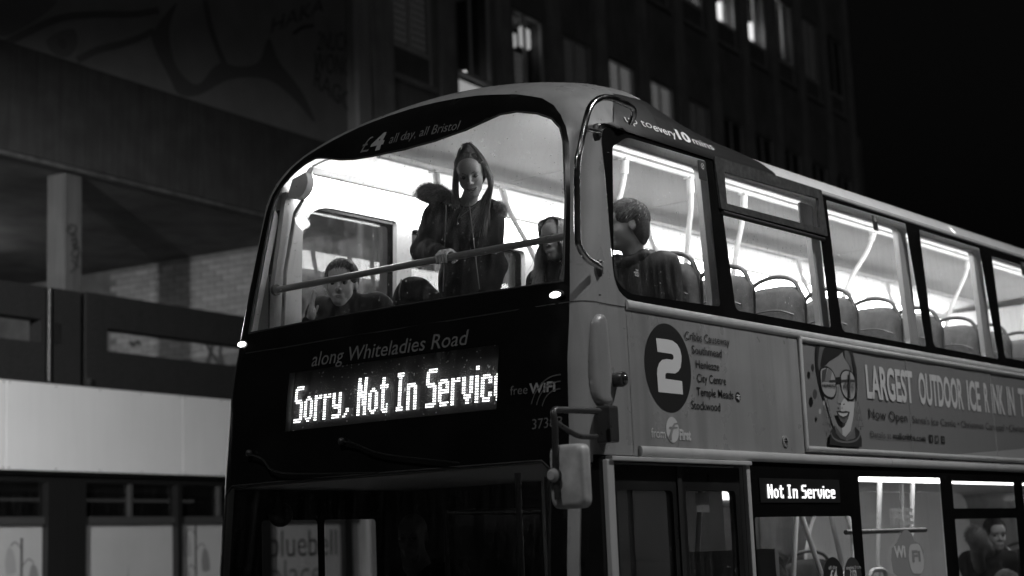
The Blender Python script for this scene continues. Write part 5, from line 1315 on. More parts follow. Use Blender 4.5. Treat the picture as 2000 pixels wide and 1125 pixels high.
sA, sB = shc + (0.02, .17, -.02), shc - (-.02, .17, .02); mb = MB(); jk = torso(ch, pe, Rb, .20, .14) + [('c', sB, sB + (.06, -.03, -.29), .088, .07, .05), ('c', sB + (.06, -.03, -.29), sB + (-.2, .0, -.38), .07, .05, .03), ('c', sA, sA + (0, .05, -.28), .078, .062, .05), ('c', sA + (0, .05, -.28), sA + (-.2, .0, -.36), .06, .045, .03), ('c', sA, sB, .085, .085, .06), ('n', .008, 21)]
sk(mb, jk, .012); mb.build('jacket', SHELL, p5_, smooth=180)
mb = MB(); sk(mb, [('c', shc + (-.075, .0, .03), shc + (-.03, -.085, .055), .028, .032, .02), ('c', shc + (-.03, -.085, .055), shc + (.075, -.075, .06), .032, .04, .02), ('c', shc + (.075, -.075, .06), shc + (.10, .06, .06), .042, .042, .02), ('c', shc + (-.03, .085, .055), shc + (.10, .06, .06), .032, .04, .02), ('c', shc + (-.075, 0, .03), shc + (-.03, .085, .055), .028, .032, .02), ('n', .005, 35)], .010); mb.build('hood', SHELL, p5_, smooth=180)
lgx = on(1238, 534, 1, -.84)
jb = bpy.data.objects[[o.name for o in p5_.children if o.name.startswith('jacket')][0]]
bmj = bmesh.new(); bmj.from_mesh(jb.data); JT = BVHTree.FromBMesh(bmj); bmj.free()
def chest(a, b):
    h_ = JT.ray_cast(Vector((a, -3, b)), Vector((0, 1, 0)))[0]; return (a, (h_.y if h_ else -1.0) - .004, b)
l0 = on(1231, 534, 1, -.98)
for k, (t_, dx) in enumerate((('THE', .018), ('NORTH', .0), ('FACE', .008))): letters(t_, chest, l0[0] + dx, l0[0] + .045, l0[2] + .012 - .014 * k, l0[2] + .012 - .014 * k, .010, bold=.03).build('chest_logo', W_MID, p5_)

# --- coat heaped on the front seat beside the standing woman
bc = on(815, 558, 0, .50); mb = MB(); sk(mb, [('e', bc + (0, .02, -.03), (.09, .10, .08), None, .04), ('e', bc + (.03, .02, -.12), (.13, .14, .12), None, .05), ('c', bc + (-.03, .07, -.06), bc + (-.02, -.09, -.08), .05, .05, .04), ('e', bc + (.05, 0, -.30), (.14, .15, .16), None, .05), ('n', .009, 28)], .011)
coat = mb.build('padded_coat', JACK); tag(coat, 'dark padded coat heaped on the front seat beside the standing woman', 'coat')
MB().tube(bez([bc + (-.10, .03, .03), bc + (-.115, .035, -.03), bc + (-.12, .03, -.09)], 4), .004, 6).build('zip', ZIP, coat)

# --- driver, bald, hand at his chin
pd = thing('person', 'bald bus driver in dark clothes resting his chin on his hand behind the windscreen', 'person', (.85, .6, .75), 'bus driver')
hc = on(806, 1048, 0, .62); Rh = frame((-.86, -.38, -.12)); s = 1.05; PH, W = head(hc, Rh, s); body = MB(); Rb = frame((-.95, -.2, 0)); shc = hc + (.10, 0, -.22); ch = shc + (.06, 0, -.16); pe = ch + (.08, 0, -.34)
elD = shc + (-.22, .06, -.22); wrD = W(.05, .0, -.20)
sk(body, PH + [('c', W(-.025, 0, -.07), shc, .055, .06, .03)], .006); sk(body, hand(wrD, wrD + (-.03, 0, .055), (-.05, .25, 1), (-1, -.2, 0), .95, curl=(.2, .2, .2, .2)), .005); sk(body, arm(elD, elD, wrD, (.04, .04, .028)) + torso(ch, pe, Rb, .16, .10), .016)
bd = body.build('body', SKIN_SHADE, pd, smooth=180); face(bd, hc, Rh, s)
for sg in (-1, 1): MB().tube([W(.098 + .004 * math.cos(t), sg * .033 + .024 * math.cos(t), .002 + .017 * math.sin(t)) for t in np.linspace(0, 2 * math.pi, 17)], .0018, 5, caps=False).build('glasses_rim', BROWM, pd)
mb = MB(); sA, sB = shc + (0, .18, -.02), shc - (0, .18, .02); sk(mb, torso(ch, pe, Rb, .19, .13) + [('c', sA, elD, .07, .05, .05), ('c', elD, wrD + (elD - wrD) * .3, .055, .045, .03), ('c', sB, sB + (-.1, -.08, -.26), .07, .055, .05), ('c', sB + (-.1, -.08, -.26), sB + (-.32, .0, -.30), .055, .04, .03), ('c', sA, sB, .08, .08, .06), ('n', .006, 24)], .013); mb.build('jacket', HOOD, pd, smooth=180)

# --- lower deck passengers
pl = thing('person', 'lower deck passenger in beanie and fur trimmed coat at the far right window', 'person', (4.9, -.62, .34), 'bus passengers')
hc = on(1944, 1046, 1, -.62); Rh = frame((-.75, -.66, .0)); s = 1.05; PH, W = head(hc, Rh, s); body = MB(); Rb = frame((-.85, -.5, 0)); shc = hc + (.03, .03, -.22); ch = shc + (.03, .02, -.16); pe = ch + (.06, .03, -.34)
sk(body, PH + [('c', W(-.025, 0, -.07), shc, .052, .056, .03)], .006); sk(body, torso(ch, pe, Rb, .16, .1) + legs(pe, Rb, (pe + (-.40, -.12, .02), pe + (-.40, .08, .02)), (pe + (-.40, -.1, -.42), pe + (-.40, .1, -.42))), .016)
bd = body.build('body', SKIN_SHADE, pl, smooth=180); face(bd, hc, Rh, s)
mb = MB(); sk(mb, [('e', W(-.014, 0, .050), (.108 * s, .088 * s, .10 * s), Rh, .01), ('-', W(.085, 0, -.06), (.09, .1, .115), Rh, .01), ('-', W(0, 0, -.09), (.12, .12, .10), Rh, .01)], .008); mb.build('beanie', HOOD, pl, smooth=180)
mb = MB(); sA, sB = shc + Rb[:, 1] * .19, shc - Rb[:, 1] * .19; sk(mb, torso(ch, pe, Rb, .21, .15) + [('c', sA, sA + (-.04, .05, -.30), .09, .075, .05), ('c', sB, sB + (-.04, -.05, -.30), .09, .075, .05), ('c', sA, sB, .09, .09, .06), ('n', .008, 22)], .013); mb.build('coat', JACK, pl, smooth=180)
hb = on(1906, 1047, 1, -.64); fs = []
mb = MB(); sk(mb, [('e', hb, (.085, .07, .075), None, .02), ('c', hb + (.05, 0, -.02), shc + (.10, .06, .04), .06, .06, .05), ('c', hb + (0, 0, -.05), shc + Rb @ np.array((.05, -.14, -.05)), .05, .05, .04), ('n', .005, 40)], .012); mb.build('hood', mat('dark_fur', .07, .8), pl, smooth=180)
for i in range(2200):
    v = rg.normal(size=3); v /= np.linalg.norm(v); p = hb + v * np.array((.085, .07, .075)) * .92; L_ = rg.uniform(.012, .035); fs.append([p, p + v * L_ * .5, p + v * L_ + rg.normal(size=3) * .006])
strands(fs, .0010, 'fur', mat('dark_fur', .07, .8), pl, 3, 2)
p2_ = thing('person', 'brown haired lower deck passenger with only the top of the head showing', 'person', (4.75, -.9, .34), 'bus passengers')
hc = on(1966, 1150, 1, -.93); Rh = frame((-1, .1, -.1)); s = 1.05; PH, W = head(hc, Rh, s); body = MB(); Rb = frame((-1, 0, 0)); shc = hc + (.06, 0, -.22); ch = shc + (.03, 0, -.16); pe = ch + (.06, 0, -.34)
sk(body, PH + [('c', W(-.025, 0, -.07), shc, .052, .056, .03)] + torso(ch, pe, Rb, .16, .1), .012); bd = body.build('body', SKIN_SHADE, p2_, smooth=180); face(bd, hc, Rh, s); haircap(hc, Rh, s, p2_, HAIRB); tuft(hc, Rh, s, p2_, HAIRB, 1500, .05, .6, 9)
mb = MB(); sk(mb, torso(ch, pe, Rb, .20, .14) + [('c', shc + (0, .17, 0), shc - (0, .17, 0), .08, .08, .06), ('n', .007, 22)], .014); mb.build('jacket', JACK, p2_, smooth=180)
# ------------------------------------------------------------------ the street
ASPH = mat('wet_asphalt', .045, .55, var=.3, vscale=2, bump=.4, bscale=120, speck=.3, rvar=.15)
PAVE = mat('paving', .16, .7, var=.2, vscale=1.5, bump=.3, bscale=60)
tag(MB().add([(-150, -150, 0), (200, -150, 0), (200, 200, 0), (-150, 200, 0)], [(0, 1, 2, 3)]).build('road', ASPH), kind='structure')
TH = R_(6.8); FU = np.array((math.cos(TH), math.sin(TH), 0)); FN = np.array((math.sin(TH), -math.cos(TH), 0)); FP0 = np.array((5.916, 11.955, 0.0))
def F(a, off, z): return FP0 + FU * a + FN * off + np.array((0, 0, z))
def fbox(mb, a0, a1, o0, o1, z0, z1):
    c = [(a0, o0), (a1, o0), (a1, o1), (a0, o1)]
    return mb.hexa([F(a, o, z0) for a, o in c], [F(a, o, z1) for a, o in c])
def FC(px, py, off=0.0):
    d = ray(px, py); p = FP0 + FN * off; t = (p - CAM * (1, 1, 0)).dot(FN) / d.dot(FN); P = CAM + d * t
    return np.array((FU.dot(P - FP0), P[2]))
def fmap(off): return lambda a, b: F(a, off, b)
tag(fbox(MB(), -30, 60, .1, 3.6, -.3, .125).build('far_pavement', PAVE), kind='structure')
tag(MB().box(-40, 60, -16, -1.75, -.3, .125).build('near_pavement', PAVE), kind='structure')

# ------------------------------------------------------------------ car park over a shop
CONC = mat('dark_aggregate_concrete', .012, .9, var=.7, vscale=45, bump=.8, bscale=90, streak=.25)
CONC2 = mat('stained_concrete_band', .04, .9, var=.25, vscale=3, bump=.4, bscale=40, streak=.35)
FASC = mat('fascia_sheet', .75, .45, var=.025, vscale=1.2, streak=.03)
COLM = mat('painted_column', .095, .8, var=.12, vscale=3, streak=.3)
SLABM = mat('soffit_concrete', .10, .85, var=.4, vscale=1.6, streak=.1)
BLKM = [mat('block_%d' % i, v, .85, var=.12, vscale=8, bump=.3, bscale=60) for i, v in enumerate((.20, .23, .26, .22))]
BLK_LIT = [mat('lit_block_%d' % i, v, .8, var=.1, vscale=8, bump=.3, bscale=60) for i, v in enumerate((.60, .66, .72, .64))]  # paler blocks for the lower courses: stronger light there put into the colour
MORT = mat('mortar', .12, .9, var=.2)
cpk = thing('car_park_building', 'dark concrete car park above a shop with blank white fascia, left of the bus', 'building', tuple(F(2, -4, 0)))
pj = [.092 - 3.266, .092, 3.358, 6.624, 9.89, 13.15]
for a, b in zip(pj[:-1], pj[1:]):
    f_ = fbox(MB(), a + .004, b - .004, -.05, 0, 3.09, 4.232).build('fascia_panel', FASC, cpk, bevel=.003, seg=1)
    for k in range(5):
        for z in (3.115, 4.205):
            x = a + .05 + (b - a - .1) * k / 4.0; p = F(x, .001, z); MB().tube([p, p + FN * .006], .009, 8).build('screw', DKMET, f_)
fbox(MB(), -3.3, 13.1, -.09, -.055, 3.05, 4.26).build('fascia_backing', RUB, cpk)
# parapet slabs with long slots
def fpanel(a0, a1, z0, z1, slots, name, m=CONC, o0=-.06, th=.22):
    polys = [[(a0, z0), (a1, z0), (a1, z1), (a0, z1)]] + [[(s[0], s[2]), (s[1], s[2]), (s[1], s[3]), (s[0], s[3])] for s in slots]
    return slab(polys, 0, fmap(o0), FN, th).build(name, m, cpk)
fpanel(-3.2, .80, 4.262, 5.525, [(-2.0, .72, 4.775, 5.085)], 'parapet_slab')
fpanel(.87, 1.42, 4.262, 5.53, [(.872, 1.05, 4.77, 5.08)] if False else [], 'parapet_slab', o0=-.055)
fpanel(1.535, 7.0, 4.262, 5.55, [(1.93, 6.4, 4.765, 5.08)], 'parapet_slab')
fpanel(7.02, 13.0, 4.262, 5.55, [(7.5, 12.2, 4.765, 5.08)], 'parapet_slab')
fbox(MB(), .88, 1.06, -.052, -.048, 4.78, 5.07).build('recess_shade_sheet', RUB, cpk)  # flat black sheet on the slab face in place of a shaded recess
p = F(.835, -.03, 0); MB().tube([p + (0, 0, 4.262), p + (0, 0, 5.5)], .028, 10).build('downpipe', DKMET, cpk, smooth=60)
fbox(MB(), 1.53, 1.58, -.05, .0, 4.265, 4.36).build('pipe_shoe', DKMET, cpk)
# deck, soffit, band, column
fbox(MB(), -9, 13, -12, -.3, 4.1, 4.25).build('deck_slab', SLABM, cpk)
fbox(MB(), -9, 13, -12, -.06, 7.22, 7.40).build('soffit_slab', SLABM, cpk)
fbox(MB(), -9, 1.44, -.30, .0, 7.255, 8.72).build('concrete_band', CONC2, cpk)
fbox(MB(), 1.455, 7.72, -.30, .0, 7.255, 8.715).build('concrete_band', CONC2, cpk)
fbox(MB(), -9, 7.6, -.10, -.03, 7.19, 7.25).build('drip_edge', mat('drip_edge', .07, .8, var=.4, vscale=6), cpk)
c0 = FC(127, 450, -.25)[0]; c1 = FC(160, 450, -.25)[0]
column = fbox(MB(), c0, c1, -.60, -.25, 4.25, 7.22).build('column', COLM, cpk, bevel=.012)
fbox(MB(), c0 - .2, c1 - .2 + .05, -9.5, -9.0, 4.25, 7.22).build('column', COLM, cpk)
c2 = FC(40, 640, -4)[0]; c3 = FC(75, 640, -4)[0]
fbox(MB(), c2, c3, -4.4, -4, 4.25, 5.2).build('inner_column', mat('white_column', .8, .7, var=.05), cpk)
fbox(MB(), -9, 12, -12.2, -12.0, 4.25, 7.22).build('rear_wall', mat('rear_wall', .2, .8, var=.1), cpk)
# block wall across the deck, single blocks laid in bond
WA = 7.2
wall = fbox(MB(), WA + .012, WA + .2, -12, -.3, 4.25, 7.22).build('block_wall', MORT, cpk)
bl_, bh_ = .315, .1085; meshes = []
for i in range(8):
    mb = MB(); mb.box(-.012, .012, -bl_ / 2 + .006, bl_ / 2 - .006, 0, bh_ - .011); me_ob = mb.build('block', (BLKM + BLK_LIT)[i], wall, bevel=.005, seg=1); meshes.append(me_ob.data); bpy.data.objects.remove(me_ob)
zrot = math.atan2(FU[1], FU[0])
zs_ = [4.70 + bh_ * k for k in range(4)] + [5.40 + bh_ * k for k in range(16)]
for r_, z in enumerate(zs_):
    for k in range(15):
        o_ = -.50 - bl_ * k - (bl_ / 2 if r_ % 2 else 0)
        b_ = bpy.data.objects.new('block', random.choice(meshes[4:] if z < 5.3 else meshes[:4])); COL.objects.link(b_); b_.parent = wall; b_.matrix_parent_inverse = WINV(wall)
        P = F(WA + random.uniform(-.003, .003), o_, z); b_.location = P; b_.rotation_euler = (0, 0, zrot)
SPRAY = mat('spray_paint', .03, .7)
def spray(pts, fn, r, name, par, m=SPRAY, n=5):
    """one spray-can stroke: a flat ribbon that follows the wall"""
    q = bez([np.array(p, float) for p in pts], n) if len(pts) > 2 else [np.array(p, float) for p in pts]; vs = []
    for i, t in enumerate(q):
        e = q[min(i + 1, len(q) - 1)] - q[max(i - 1, 0)]; nr = np.array((-e[1], e[0])) / (np.hypot(*e) + 1e-9) * r
        vs += [fn(*(t + nr)), fn(*(t - nr))]
    return MB().add(vs, [(2 * i, 2 * i + 1, 2 * i + 3, 2 * i + 2) for i in range(len(q) - 1)]).build(name, m, par)
def wallfn(o, z): return F(WA - .019, o, z)
def WP(px, py):
    d = ray(px, py); p = FP0 + FU * WA; t = (p - CAM * (1, 1, 0)).dot(FU) / d.dot(FU); P = CAM + d * t; return (FN.dot(P - FP0), P[2])
for st in ([(405, 672), (415, 690), (430, 712)], [(418, 672), (412, 690), (405, 708)], [(433, 673), (431, 690), (434, 705), (438, 714)], [(255, 668), (262, 674), (270, 668), (276, 674)]):
    spray([WP(*p) for p in st], wallfn, .035, 'graffiti_stroke', wall)
ring = [WP(580 + 14 * math.cos(t), 598 + 17 * math.sin(t)) for t in np.linspace(0, 2 * math.pi, 14)]
spray(ring, wallfn, .05, 'graffiti_stroke', wall); ring = [WP(553 + 14 * math.cos(t), 606 + 19 * math.sin(t)) for t in np.linspace(-1.6, 1.6, 8)]; spray(ring, wallfn, .05, 'graffiti_stroke', wall)
# tag on the column: small scrawl, drawn stroke by stroke
cf = lambda a, z: F(a, -.247, z)
def CP(px, py): return tuple(FC(px, py, -.247))
for st in ([(132, 445), (137, 440), (146, 441), (149, 448), (143, 456), (135, 455), (131, 448), (140, 446)], [(138, 462), (147, 458), (146, 466), (139, 470), (150, 468), (149, 476)], [(140, 478), (152, 474), (142, 484), (154, 482)], [(142, 490), (152, 486), (155, 495), (147, 503), (140, 498), (141, 490)], [(139, 507), (156, 524)], [(152, 500), (149, 520), (137, 533)]):
    spray([CP(*p) for p in st], cf, .014, 'graffiti_stroke', column, n=4)
# carpark tube lamp
lampc = F(2.9, -5.6, 7.0)
tl = thing('tube_lamp', 'fluorescent tube lamp under the car park ceiling', 'lamp', tuple(lampc))
fbox(MB(), 2.2, 3.6, -5.62, -5.58, 7.02, 7.2).build('lamp_body', COLM, tl); fbox(MB(), 2.22, 3.58, -5.68, -5.52, 6.97, 7.018).build('lamp_tube', emis('tube_lamp', 130.0), tl)
# shop front
SHB = mat('shopfront_black', .012, .35); SHG = mat('shopfront_frame', .05, .4)
shop = thing('shop_front', 'black framed shop front with frosted windows under the white fascia', 'shop front', tuple(F(3, -.2, 0)))
so_ = -.14
fbox(MB(), -3.2, 13.1, -.2, -.12, 2.95, 3.05).build('head_beam', SHB, shop)
VINW = mat('frosted_window_vinyl', .40, .55, var=.04, vscale=2, streak=.03); VINL = mat('vinyl_leaf', .20, .6); VINS = mat('vinyl_stem', .10, .6)
DKIN = mat('dark_shop_interior', .03, .8)
bays_s = [(-2.4, .85), (1.55, 3.30), (3.42, 5.12), (5.42, 7.26), (7.5, 9.4), (9.6, 11.6)]
def piers(a, b): return fbox(MB(), a, b, -.22, -.06, .12, 2.95).build('pier', SHB, shop)
for a, b in ((.86, 1.20), (1.20, 1.54), (3.31, 3.41), (5.13, 5.41), (7.27, 7.49), (9.41, 9.59)): piers(a + .002, b - .002)
for bi, (a, b) in enumerate(bays_s):
    fbox(MB(), a, b, -.18, -.10, 2.40, 2.50).build('transom_bar', SHG, shop)
    half = [(a, (a + b) / 2 - .03), ((a + b) / 2 + .03, b)] if b - a > 1.5 else [(a, b)]
    for h0, h1 in half: fbox(MB(), h0, h1, -.165, -.155, 2.505, 2.945).build('transom_pane', glass('shop_glass', .6, .02), shop)
    if len(half) == 2: fbox(MB(), half[0][1], half[1][0], -.19, -.10, 2.505, 2.945).build('mullion', SHG, shop)
    w_ = slab([[(a, .6), (b, .6), (b, 2.395), (a, 2.395)]], 0, fmap(-.15), FN, .02).build('shop_window', VINW, shop)
    fbox(MB(), a, b, -.17, -.08, .12, .598).build('stall_riser', SHB, shop)
    def leafstem(ca, zt, s=1.0, par=w_):
        spray([(ca, .7), (ca, zt)], fmap(-.147), .022 * s, 'stem', par, VINS)
        for k, (dx, dz) in enumerate(((-.17, -.1), (.19, -.32), (-.15, -.62), (.22, -.85), (-.2, -1.1))):
            x = ca + dx * s * 1.1; z = zt + dz; m_ = VINL if k % 2 else mat('vinyl_leaf_pale', .30, .6)
            pol = [(x - .02, z), (x + .05, z - .06), (x + .09, z - .2), (x + .10, z - .34), (x, z - .36), (x - .07, z - .35), (x - .09, z - .2), (x - .06, z - .06)]
            patch([rpoly(pol, .03)], 0, fmap(-.1465)).build('leaf', m_, par)
            spray([(ca, z - .05), (ca + dx * .6, z + .05), (x, z)], fmap(-.1468), .007, 'leaf_stalk', par, VINS)
    if bi == 0: leafstem(.50, 2.23)
    if bi == 1: patch([[(2.34, .7), (2.395, 1.4), (2.41, 1.86), (2.43, 1.4), (2.43, .7)]], 0, fmap(-.147)).build('stem', VINS, w_)
    if bi == 2: leafstem(3.78, 2.38)
    if bi == 3:
        q = [FC(526, 1086, -.15), FC(658, 1086, -.15)]
        letters('bluebell', fmap(-.146), q[0][0], q[1][0], q[0][1] - .02, q[0][1] - .02, FC(526, 1032, -.15)[1] - q[0][1], bold=-.005).build('lettering', mat('shop_type', .035, .5), w_)
        letters('place', fmap(-.146), q[0][0] + .02, q[1][0] - .42, q[0][1] - .48, q[0][1] - .48, .42, bold=-.005).build('lettering', mat('shop_type_pale', .13, .5), w_)
fbox(MB(), -3.2, 13.1, -3.2, -3.1, .1, 3.0).build('back_wall', DKIN, shop)
fbox(MB(), -3.2, 13.1, -3.1, -.3, 2.96, 3.0).build('shop_ceiling', mat('shop_ceiling', .3, .7), shop)
for a, b in ((-2.4, .2), (1.6, 5.6)): fbox(MB(), a, b, -1.9, -1.8, 2.80, 2.84).build('ceiling_strip', emis('shop_strip', .05), shop)

# ------------------------------------------------------------------ mural wall above the band
MUR = mat('mural_wall', .17, .85, var=.12, vscale=2)
mw = thing('mural_wall', 'dark rendered wall with faint mural and sprayed tags above the car park', 'wall', tuple(F(4, -.3, 8.7)))
mo = -.16
wl = fbox(MB(), -9, 7.74, -.5, mo, 8.72, 19).build('wall_face', MUR, mw)
MK = mat('mural_black', .085, .85); MK2 = mat('mural_shade', .11, .85)
mf = fmap(mo + .003); mf2 = fmap(mo + .006)
def MP(px, py): return tuple(FC(px, py, mo))
def blob(pts, m, fn, name='mural_shape'):
    P = [np.array(MP(*p)) for p in pts]; Q = []; PP = [P[-1]] + P + P[:2]
    for i in range(1, len(P) + 1):
        for t in np.linspace(0, 1, 6, endpoint=False):
            a, b, c, d = PP[i - 1], PP[i], PP[i + 1], PP[i + 2]; Q.append(.5 * (2 * b + (c - a) * t + (2 * a - 5 * b + 4 * c - d) * t * t + (3 * b - a - 3 * c + d) * t ** 3))
    return patch([[tuple(q) for q in Q]], 0, fn).build(name, m, wl)
blob([(300, 60), (345, 5), (330, 60), (345, 130), (385, 165), (425, 125), (470, 130), (505, 120), (525, 75), (545, 120), (590, 180), (615, 240), (570, 190), (520, 155), (450, 155), (390, 185), (350, 185), (330, 150), (300, 90)], MK, mf)
spray([MP(*p) for p in ((0, 90), (60, 60), (120, 35), (190, 28), (260, 28), (310, 20))], mf2, .05, 'mural_stroke', wl, MK)
spray([MP(*p) for p in ((150, 118), (190, 98), (230, 88), (270, 75), (300, 60))], mf2, .05, 'mural_stroke', wl, MK)
spray([MP(*p) for p in ((400, 0), (410, 50), (425, 95), (440, 130))], mf2, .07, 'mural_stroke', wl, MK)
blob([(90, 80), (115, 62), (145, 58), (150, 90), (130, 112), (105, 105)], MK2, mf); blob([(112, 82), (122, 75), (130, 85), (122, 98)], MK, mf2)
blob([(0, 0), (110, 0), (60, 45), (0, 70)], MK2, mf)
TAGP = mat('tag_paint', .05, .8)
def tagline(s, p0, p1, capm, rot=0):
    A = np.array(MP(*p0)); B = np.array(MP(*p1)); letters(s, fmap(mo + .008), A[0], B[0], A[1], B[1], capm, bold=-.006, shear=.2).build('tag_lettering', TAGP, wl)
tagline('HAKA', (528, 66), (630, 22), .26); spray([MP(*p) for p in ((572, 66), (590, 54), (612, 50))], fmap(mo + .008), .025, 'tag_stroke', wl, TAGP)
tagline('2NUCH', (618, 98), (684, 100), .34); tagline('WONG', (614, 140), (686, 150), .36); tagline('RAGO', (612, 168), (688, 222), .34)

# ------------------------------------------------------------------ office block
FACM = mat('office_concrete', .22, .85, var=.2, vscale=1.5, streak=.3)
FACP = mat('office_pier', .34, .85, var=.2, vscale=2, streak=.3)
WFR = mat('office_window_frame', .55, .5); OGL = glass('office_glass', .7, .02, .8)
SPAN = mat('spandrel_panel', .15, .6, var=.15)
off_b = thing('office_block', 'tall dark office block with rows of narrow windows behind the bus', 'building', tuple(F(21, -6, 0)))
A0, PIT, WW = 9.0, 2.143, 1.27; NB_ = 12
AEND = A0 + PIT * NB_ - .45
rowsz = [(1.5, 3.9), (5.95, 8.4), (10.42, 12.87), (14.9, 17.35), (19.35, 21.8)]
holes = []
for z0, z1 in rowsz:
    for k in range(NB_):
        a = A0 + PIT * k; holes.append([(a, z0), (a + WW, z0), (a + WW, z1), (a, z1)])
slab([[(7.76, 0), (AEND, 0), (AEND, 26), (7.76, 26)]] + holes, 0, fmap(0), FN, .3).build('facade', FACM, off_b)
fbox(MB(), 7.76, AEND, -14, -13.8, 0, 26).build('rear_wall', FACM, off_b)
fbox(MB(), AEND - .2, AEND, -13.8, -.31, 0, 26).build('end_wall', FACM, off_b)
fbox(MB(), 7.76, 7.96, -13.8, -.31, 0, 26).build('end_wall', FACM, off_b)
fbox(MB(), AEND + .02, AEND + 4.5, -10, -1.2, 0, 15.4).build('rear_wing', FACM, off_b)
fbox(MB(), 7.76, 8.12, .0, .10, 0, 26).build('pier', mat('corner_pier', .35, .8, streak=.3), off_b)
for k in range(NB_):
    a = A0 + PIT * k + WW; fbox(MB(), a + .2, a + PIT - WW - .2, 0, .06, 0, 26).build('pier', FACP, off_b)
fbox(MB(), 8.2, A0 - .1, 0, .06, 0, 26).build('pier', FACP, off_b)
lit = {(2, 6): 'dim', (3, 4): 'dim', (3, 10): 'dim', (2, 0): 'dim', (2, 1): 'room', (2, 2): 'blobs', (2, 3): 'dim', (2, 4): 'blind', (2, 5): 'blind', (3, 6): 'blind2', (3, 7): 'tall', (3, 8): 'tall', (3, 9): 'tall', (3, 5): 'blind2'}
BLN = mat('window_blind', .55, .8, var=.05)
for ri, (z0, z1) in enumerate(rowsz):
    if ri in (0, 4): 
        if ri == 0: continue
    for k in range(NB_):
        a = A0 + PIT * k; mb = MB()
        fr = .055
        polys = [[(a, z0), (a + WW, z0), (a + WW, z1), (a, z1)]]
        zt_ = z0 + .58; ma = a + WW * .44
        op = [(a + fr, ma - .03, zt_ + .04, z1 - fr), (ma + .03, a + WW - fr, zt_ + .04, z1 - fr), (a + fr, a + WW - fr, z0 + fr, zt_ - .04)]
        for p in op: polys.append([(p[0], p[2]), (p[1], p[2]), (p[1], p[3]), (p[0], p[3])])
        w_ = slab(polys, 0, fmap(-.035), FN, .05).build('window', WFR, off_b)
        mode = lit.get((ri, k), '')
        for j, p in enumerate(op):
            if j == 2 and mode not in ('room',): fbox(MB(), p[0], p[1], -.07, -.05, p[2], p[3]).build('spandrel', SPAN, w_)
            else: fbox(MB(), p[0], p[1], -.072, -.062, p[2], p[3]).build('pane', OGL, w_)
        fbox(MB(), a - .06, a + WW + .06, -.03, .05, z0 - .09, z0 - .003).build('sill', FACP, w_)
        dp_ = -2.5 if mode else -.75
        fbox(MB(), a - .1, a + WW + .1, dp_, dp_ + .05, z0 - .3, z1 + .4).build('room_back', DKIN, w_)
        if mode:
            for a_ in (a - .16, a + WW + .1): fbox(MB(), a_, a_ + .05, dp_ + .055, -.31, z0 - .3, z1 + .4).build('room_side', DKIN, w_)
        if mode:
            fbox(MB(), a - .1, a + WW + .1, -2.44, -.32, z1 + .05, z1 + .1).build('room_ceiling', mat('room_ceiling', .6, .8), w_)
        if mode == 'room':
            fbox(MB(), a + .10, a + 1.15, -.2, -.12, z0 + .08, z0 + .46).build('glow_panel', emis('glow_panel', .75), w_); fbox(MB(), a + .45, a + .95, -.115, -.10, z0 + .08, z0 + .16).build('glow_panel', emis('glow_panel_bright', 2.5), w_)  # emissive sheets behind the pane stand in for a brightly lit ceiling
            MB().ball(F(a + .66, -.28, z0 + .72), .05, 10, 8).build('desk_lamp', emis('desk_lamp', 8.0), w_)
        if mode in ('blind', 'blind2', 'dim'):
            fbox(MB(), a + .05, a + WW - .05, -.13, -.115, z0 + .2, z1).build('blind', mat('lit_blind_' + mode, .5, .8, emit={'blind': .22, 'blind2': .22, 'dim': .03}[mode]), w_)
            for zz_ in np.arange(zt_ + .1, z1, .13): fbox(MB(), a + .05, a + WW - .05, -.112, -.107, zz_, zz_ + .02).build('slat', SPAN, w_)
        if mode == 'blobs':
            fbox(MB(), a + .05, a + WW * .42, -.13, -.115, z0 + .2, z1 - .9).build('blind', mat('lit_blind_x', .5, .8, emit=.10), w_)
            for zz_ in np.arange(zt_ + .1, z1 - .95, .11): fbox(MB(), a + .05, a + WW * .42, -.112, -.107, zz_, zz_ + .035).build('slat', SPAN, w_)
            fbox(MB(), a + .10, a + .50, -.30, -.2, z1 - .72, z1 - .42).build('glow_panel', emis('lamp_reflection_glow', .9), w_, bevel=.08)  # glowing boxes stand in for lamps reflected in the glass
            fbox(MB(), a + .72, a + 1.08, -.30, -.2, z1 - .62, z1 - .18).build('glow_panel', emis('lamp_reflection_glow', .9), w_, bevel=.08)
        if mode == 'tall':
            fbox(MB(), a + .12, a + .36, -.3, -.2, z0 + .9, z1 - .2).build('glow_panel', emis('room_lamp_strip', 3.0), w_)
            if k != 9: fbox(MB(), a + .72, a + 1.0, -.3, -.2, z0 + .65, z0 + 1.3).build('glow_panel', emis('room_lamp_strip', 3.0), w_)

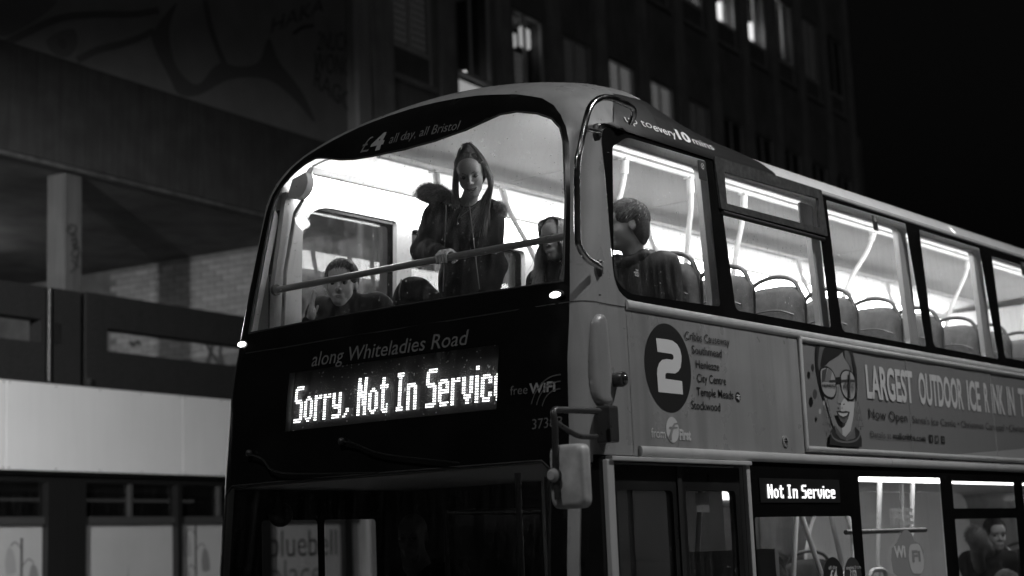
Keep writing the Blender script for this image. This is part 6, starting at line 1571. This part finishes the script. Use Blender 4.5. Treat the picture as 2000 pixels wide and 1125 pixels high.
# ------------------------------------------------------------------ street lamps outside the frame that light the bus and the far side
LMET = mat('lamp_column_paint', .08, .5)
def street_lamp(label, base, head, power, aim, cone=150, blend=.6, size=.12):
    t = thing('street_lamp', label, 'street lamp', (base[0], base[1], 0), 'street lamps')
    b = np.array((base[0], base[1], 0.0)); h = np.array(head, float)
    MB().tube(bez([b + (0, 0, .0), b + (0, 0, 3), b + (0, 0, h[2] - .6), (b + h) / 2 * (1, 1, 0) + (0, 0, h[2] + .12), h + (0, 0, .08)], 8), [.09] * 8 + [.075] * 8 + [.06] * 17, 12).build('lamp_column', LMET, t, smooth=60)
    d = (h - b) * (1, 1, 0); d /= np.linalg.norm(d) + 1e-9; s = np.cross(d, (0, 0, 1))
    rings = [[h + d * a + s * w * k + np.array((0, 0, zz)) for w, zz in ((-1, 0), (1, 0), (.6, .12), (-.6, .12))] for a, k in ((-.3, .05), (-.2, .13), (.3, .13), (.42, .05))]
    MB().loft(rings).build('lantern', LMET, t, smooth=40)
    MB().box(h[0] - .12, h[0] + .12, h[1] - .1, h[1] + .1, h[2] - .035, h[2] - .004).build('lamp_lens', emis('street_lamp_lens', 20.0), t)
    li = bpy.data.lights.new('street_lamp_light', 'SPOT'); li.energy = power; li.spot_size = R_(cone); li.spot_blend = blend; li.shadow_soft_size = size
    lo_ = bpy.data.objects.new('street_lamp_light', li); COL.objects.link(lo_); lo_.parent = t; lo_.matrix_parent_inverse = WINV(t)
    lo_.location = h + (0, 0, -.06); dv = Vector(np.array(aim, float) - h); lo_.rotation_euler = dv.to_track_quat('-Z', 'Y').to_euler()
    return t
street_lamp('street lamp on a curved column at the kerb on the door side', (3.6, -7.4), (2.6, -4.4, 7.6), 1350, (2.0, -2.4, 0))
street_lamp('unseen street lamp added across the road to light the shop fascia', (-4.4, 7.4), (-2.4, 5.4, 6.6), 7600, (4, 9.5, .5), 106, .45)  # added out of view so that the fascia and shop windows get light
street_lamp('unseen street lamp added high ahead of the bus to light its front', (-8.6, 3.0), (-5.6, -1.4, 9.6), 1000, (-3.5, -.6, 0), 150)  # fill lamp added out of view for the front lettering and the dome

# flat print stays in one piece per line of type
for o in bpy.data.objects:
    if o.type == 'MESH' and o.name.split('.')[0] in ('lettering', 'tag_lettering', 'chest_logo'): o['kind'] = 'stuff'
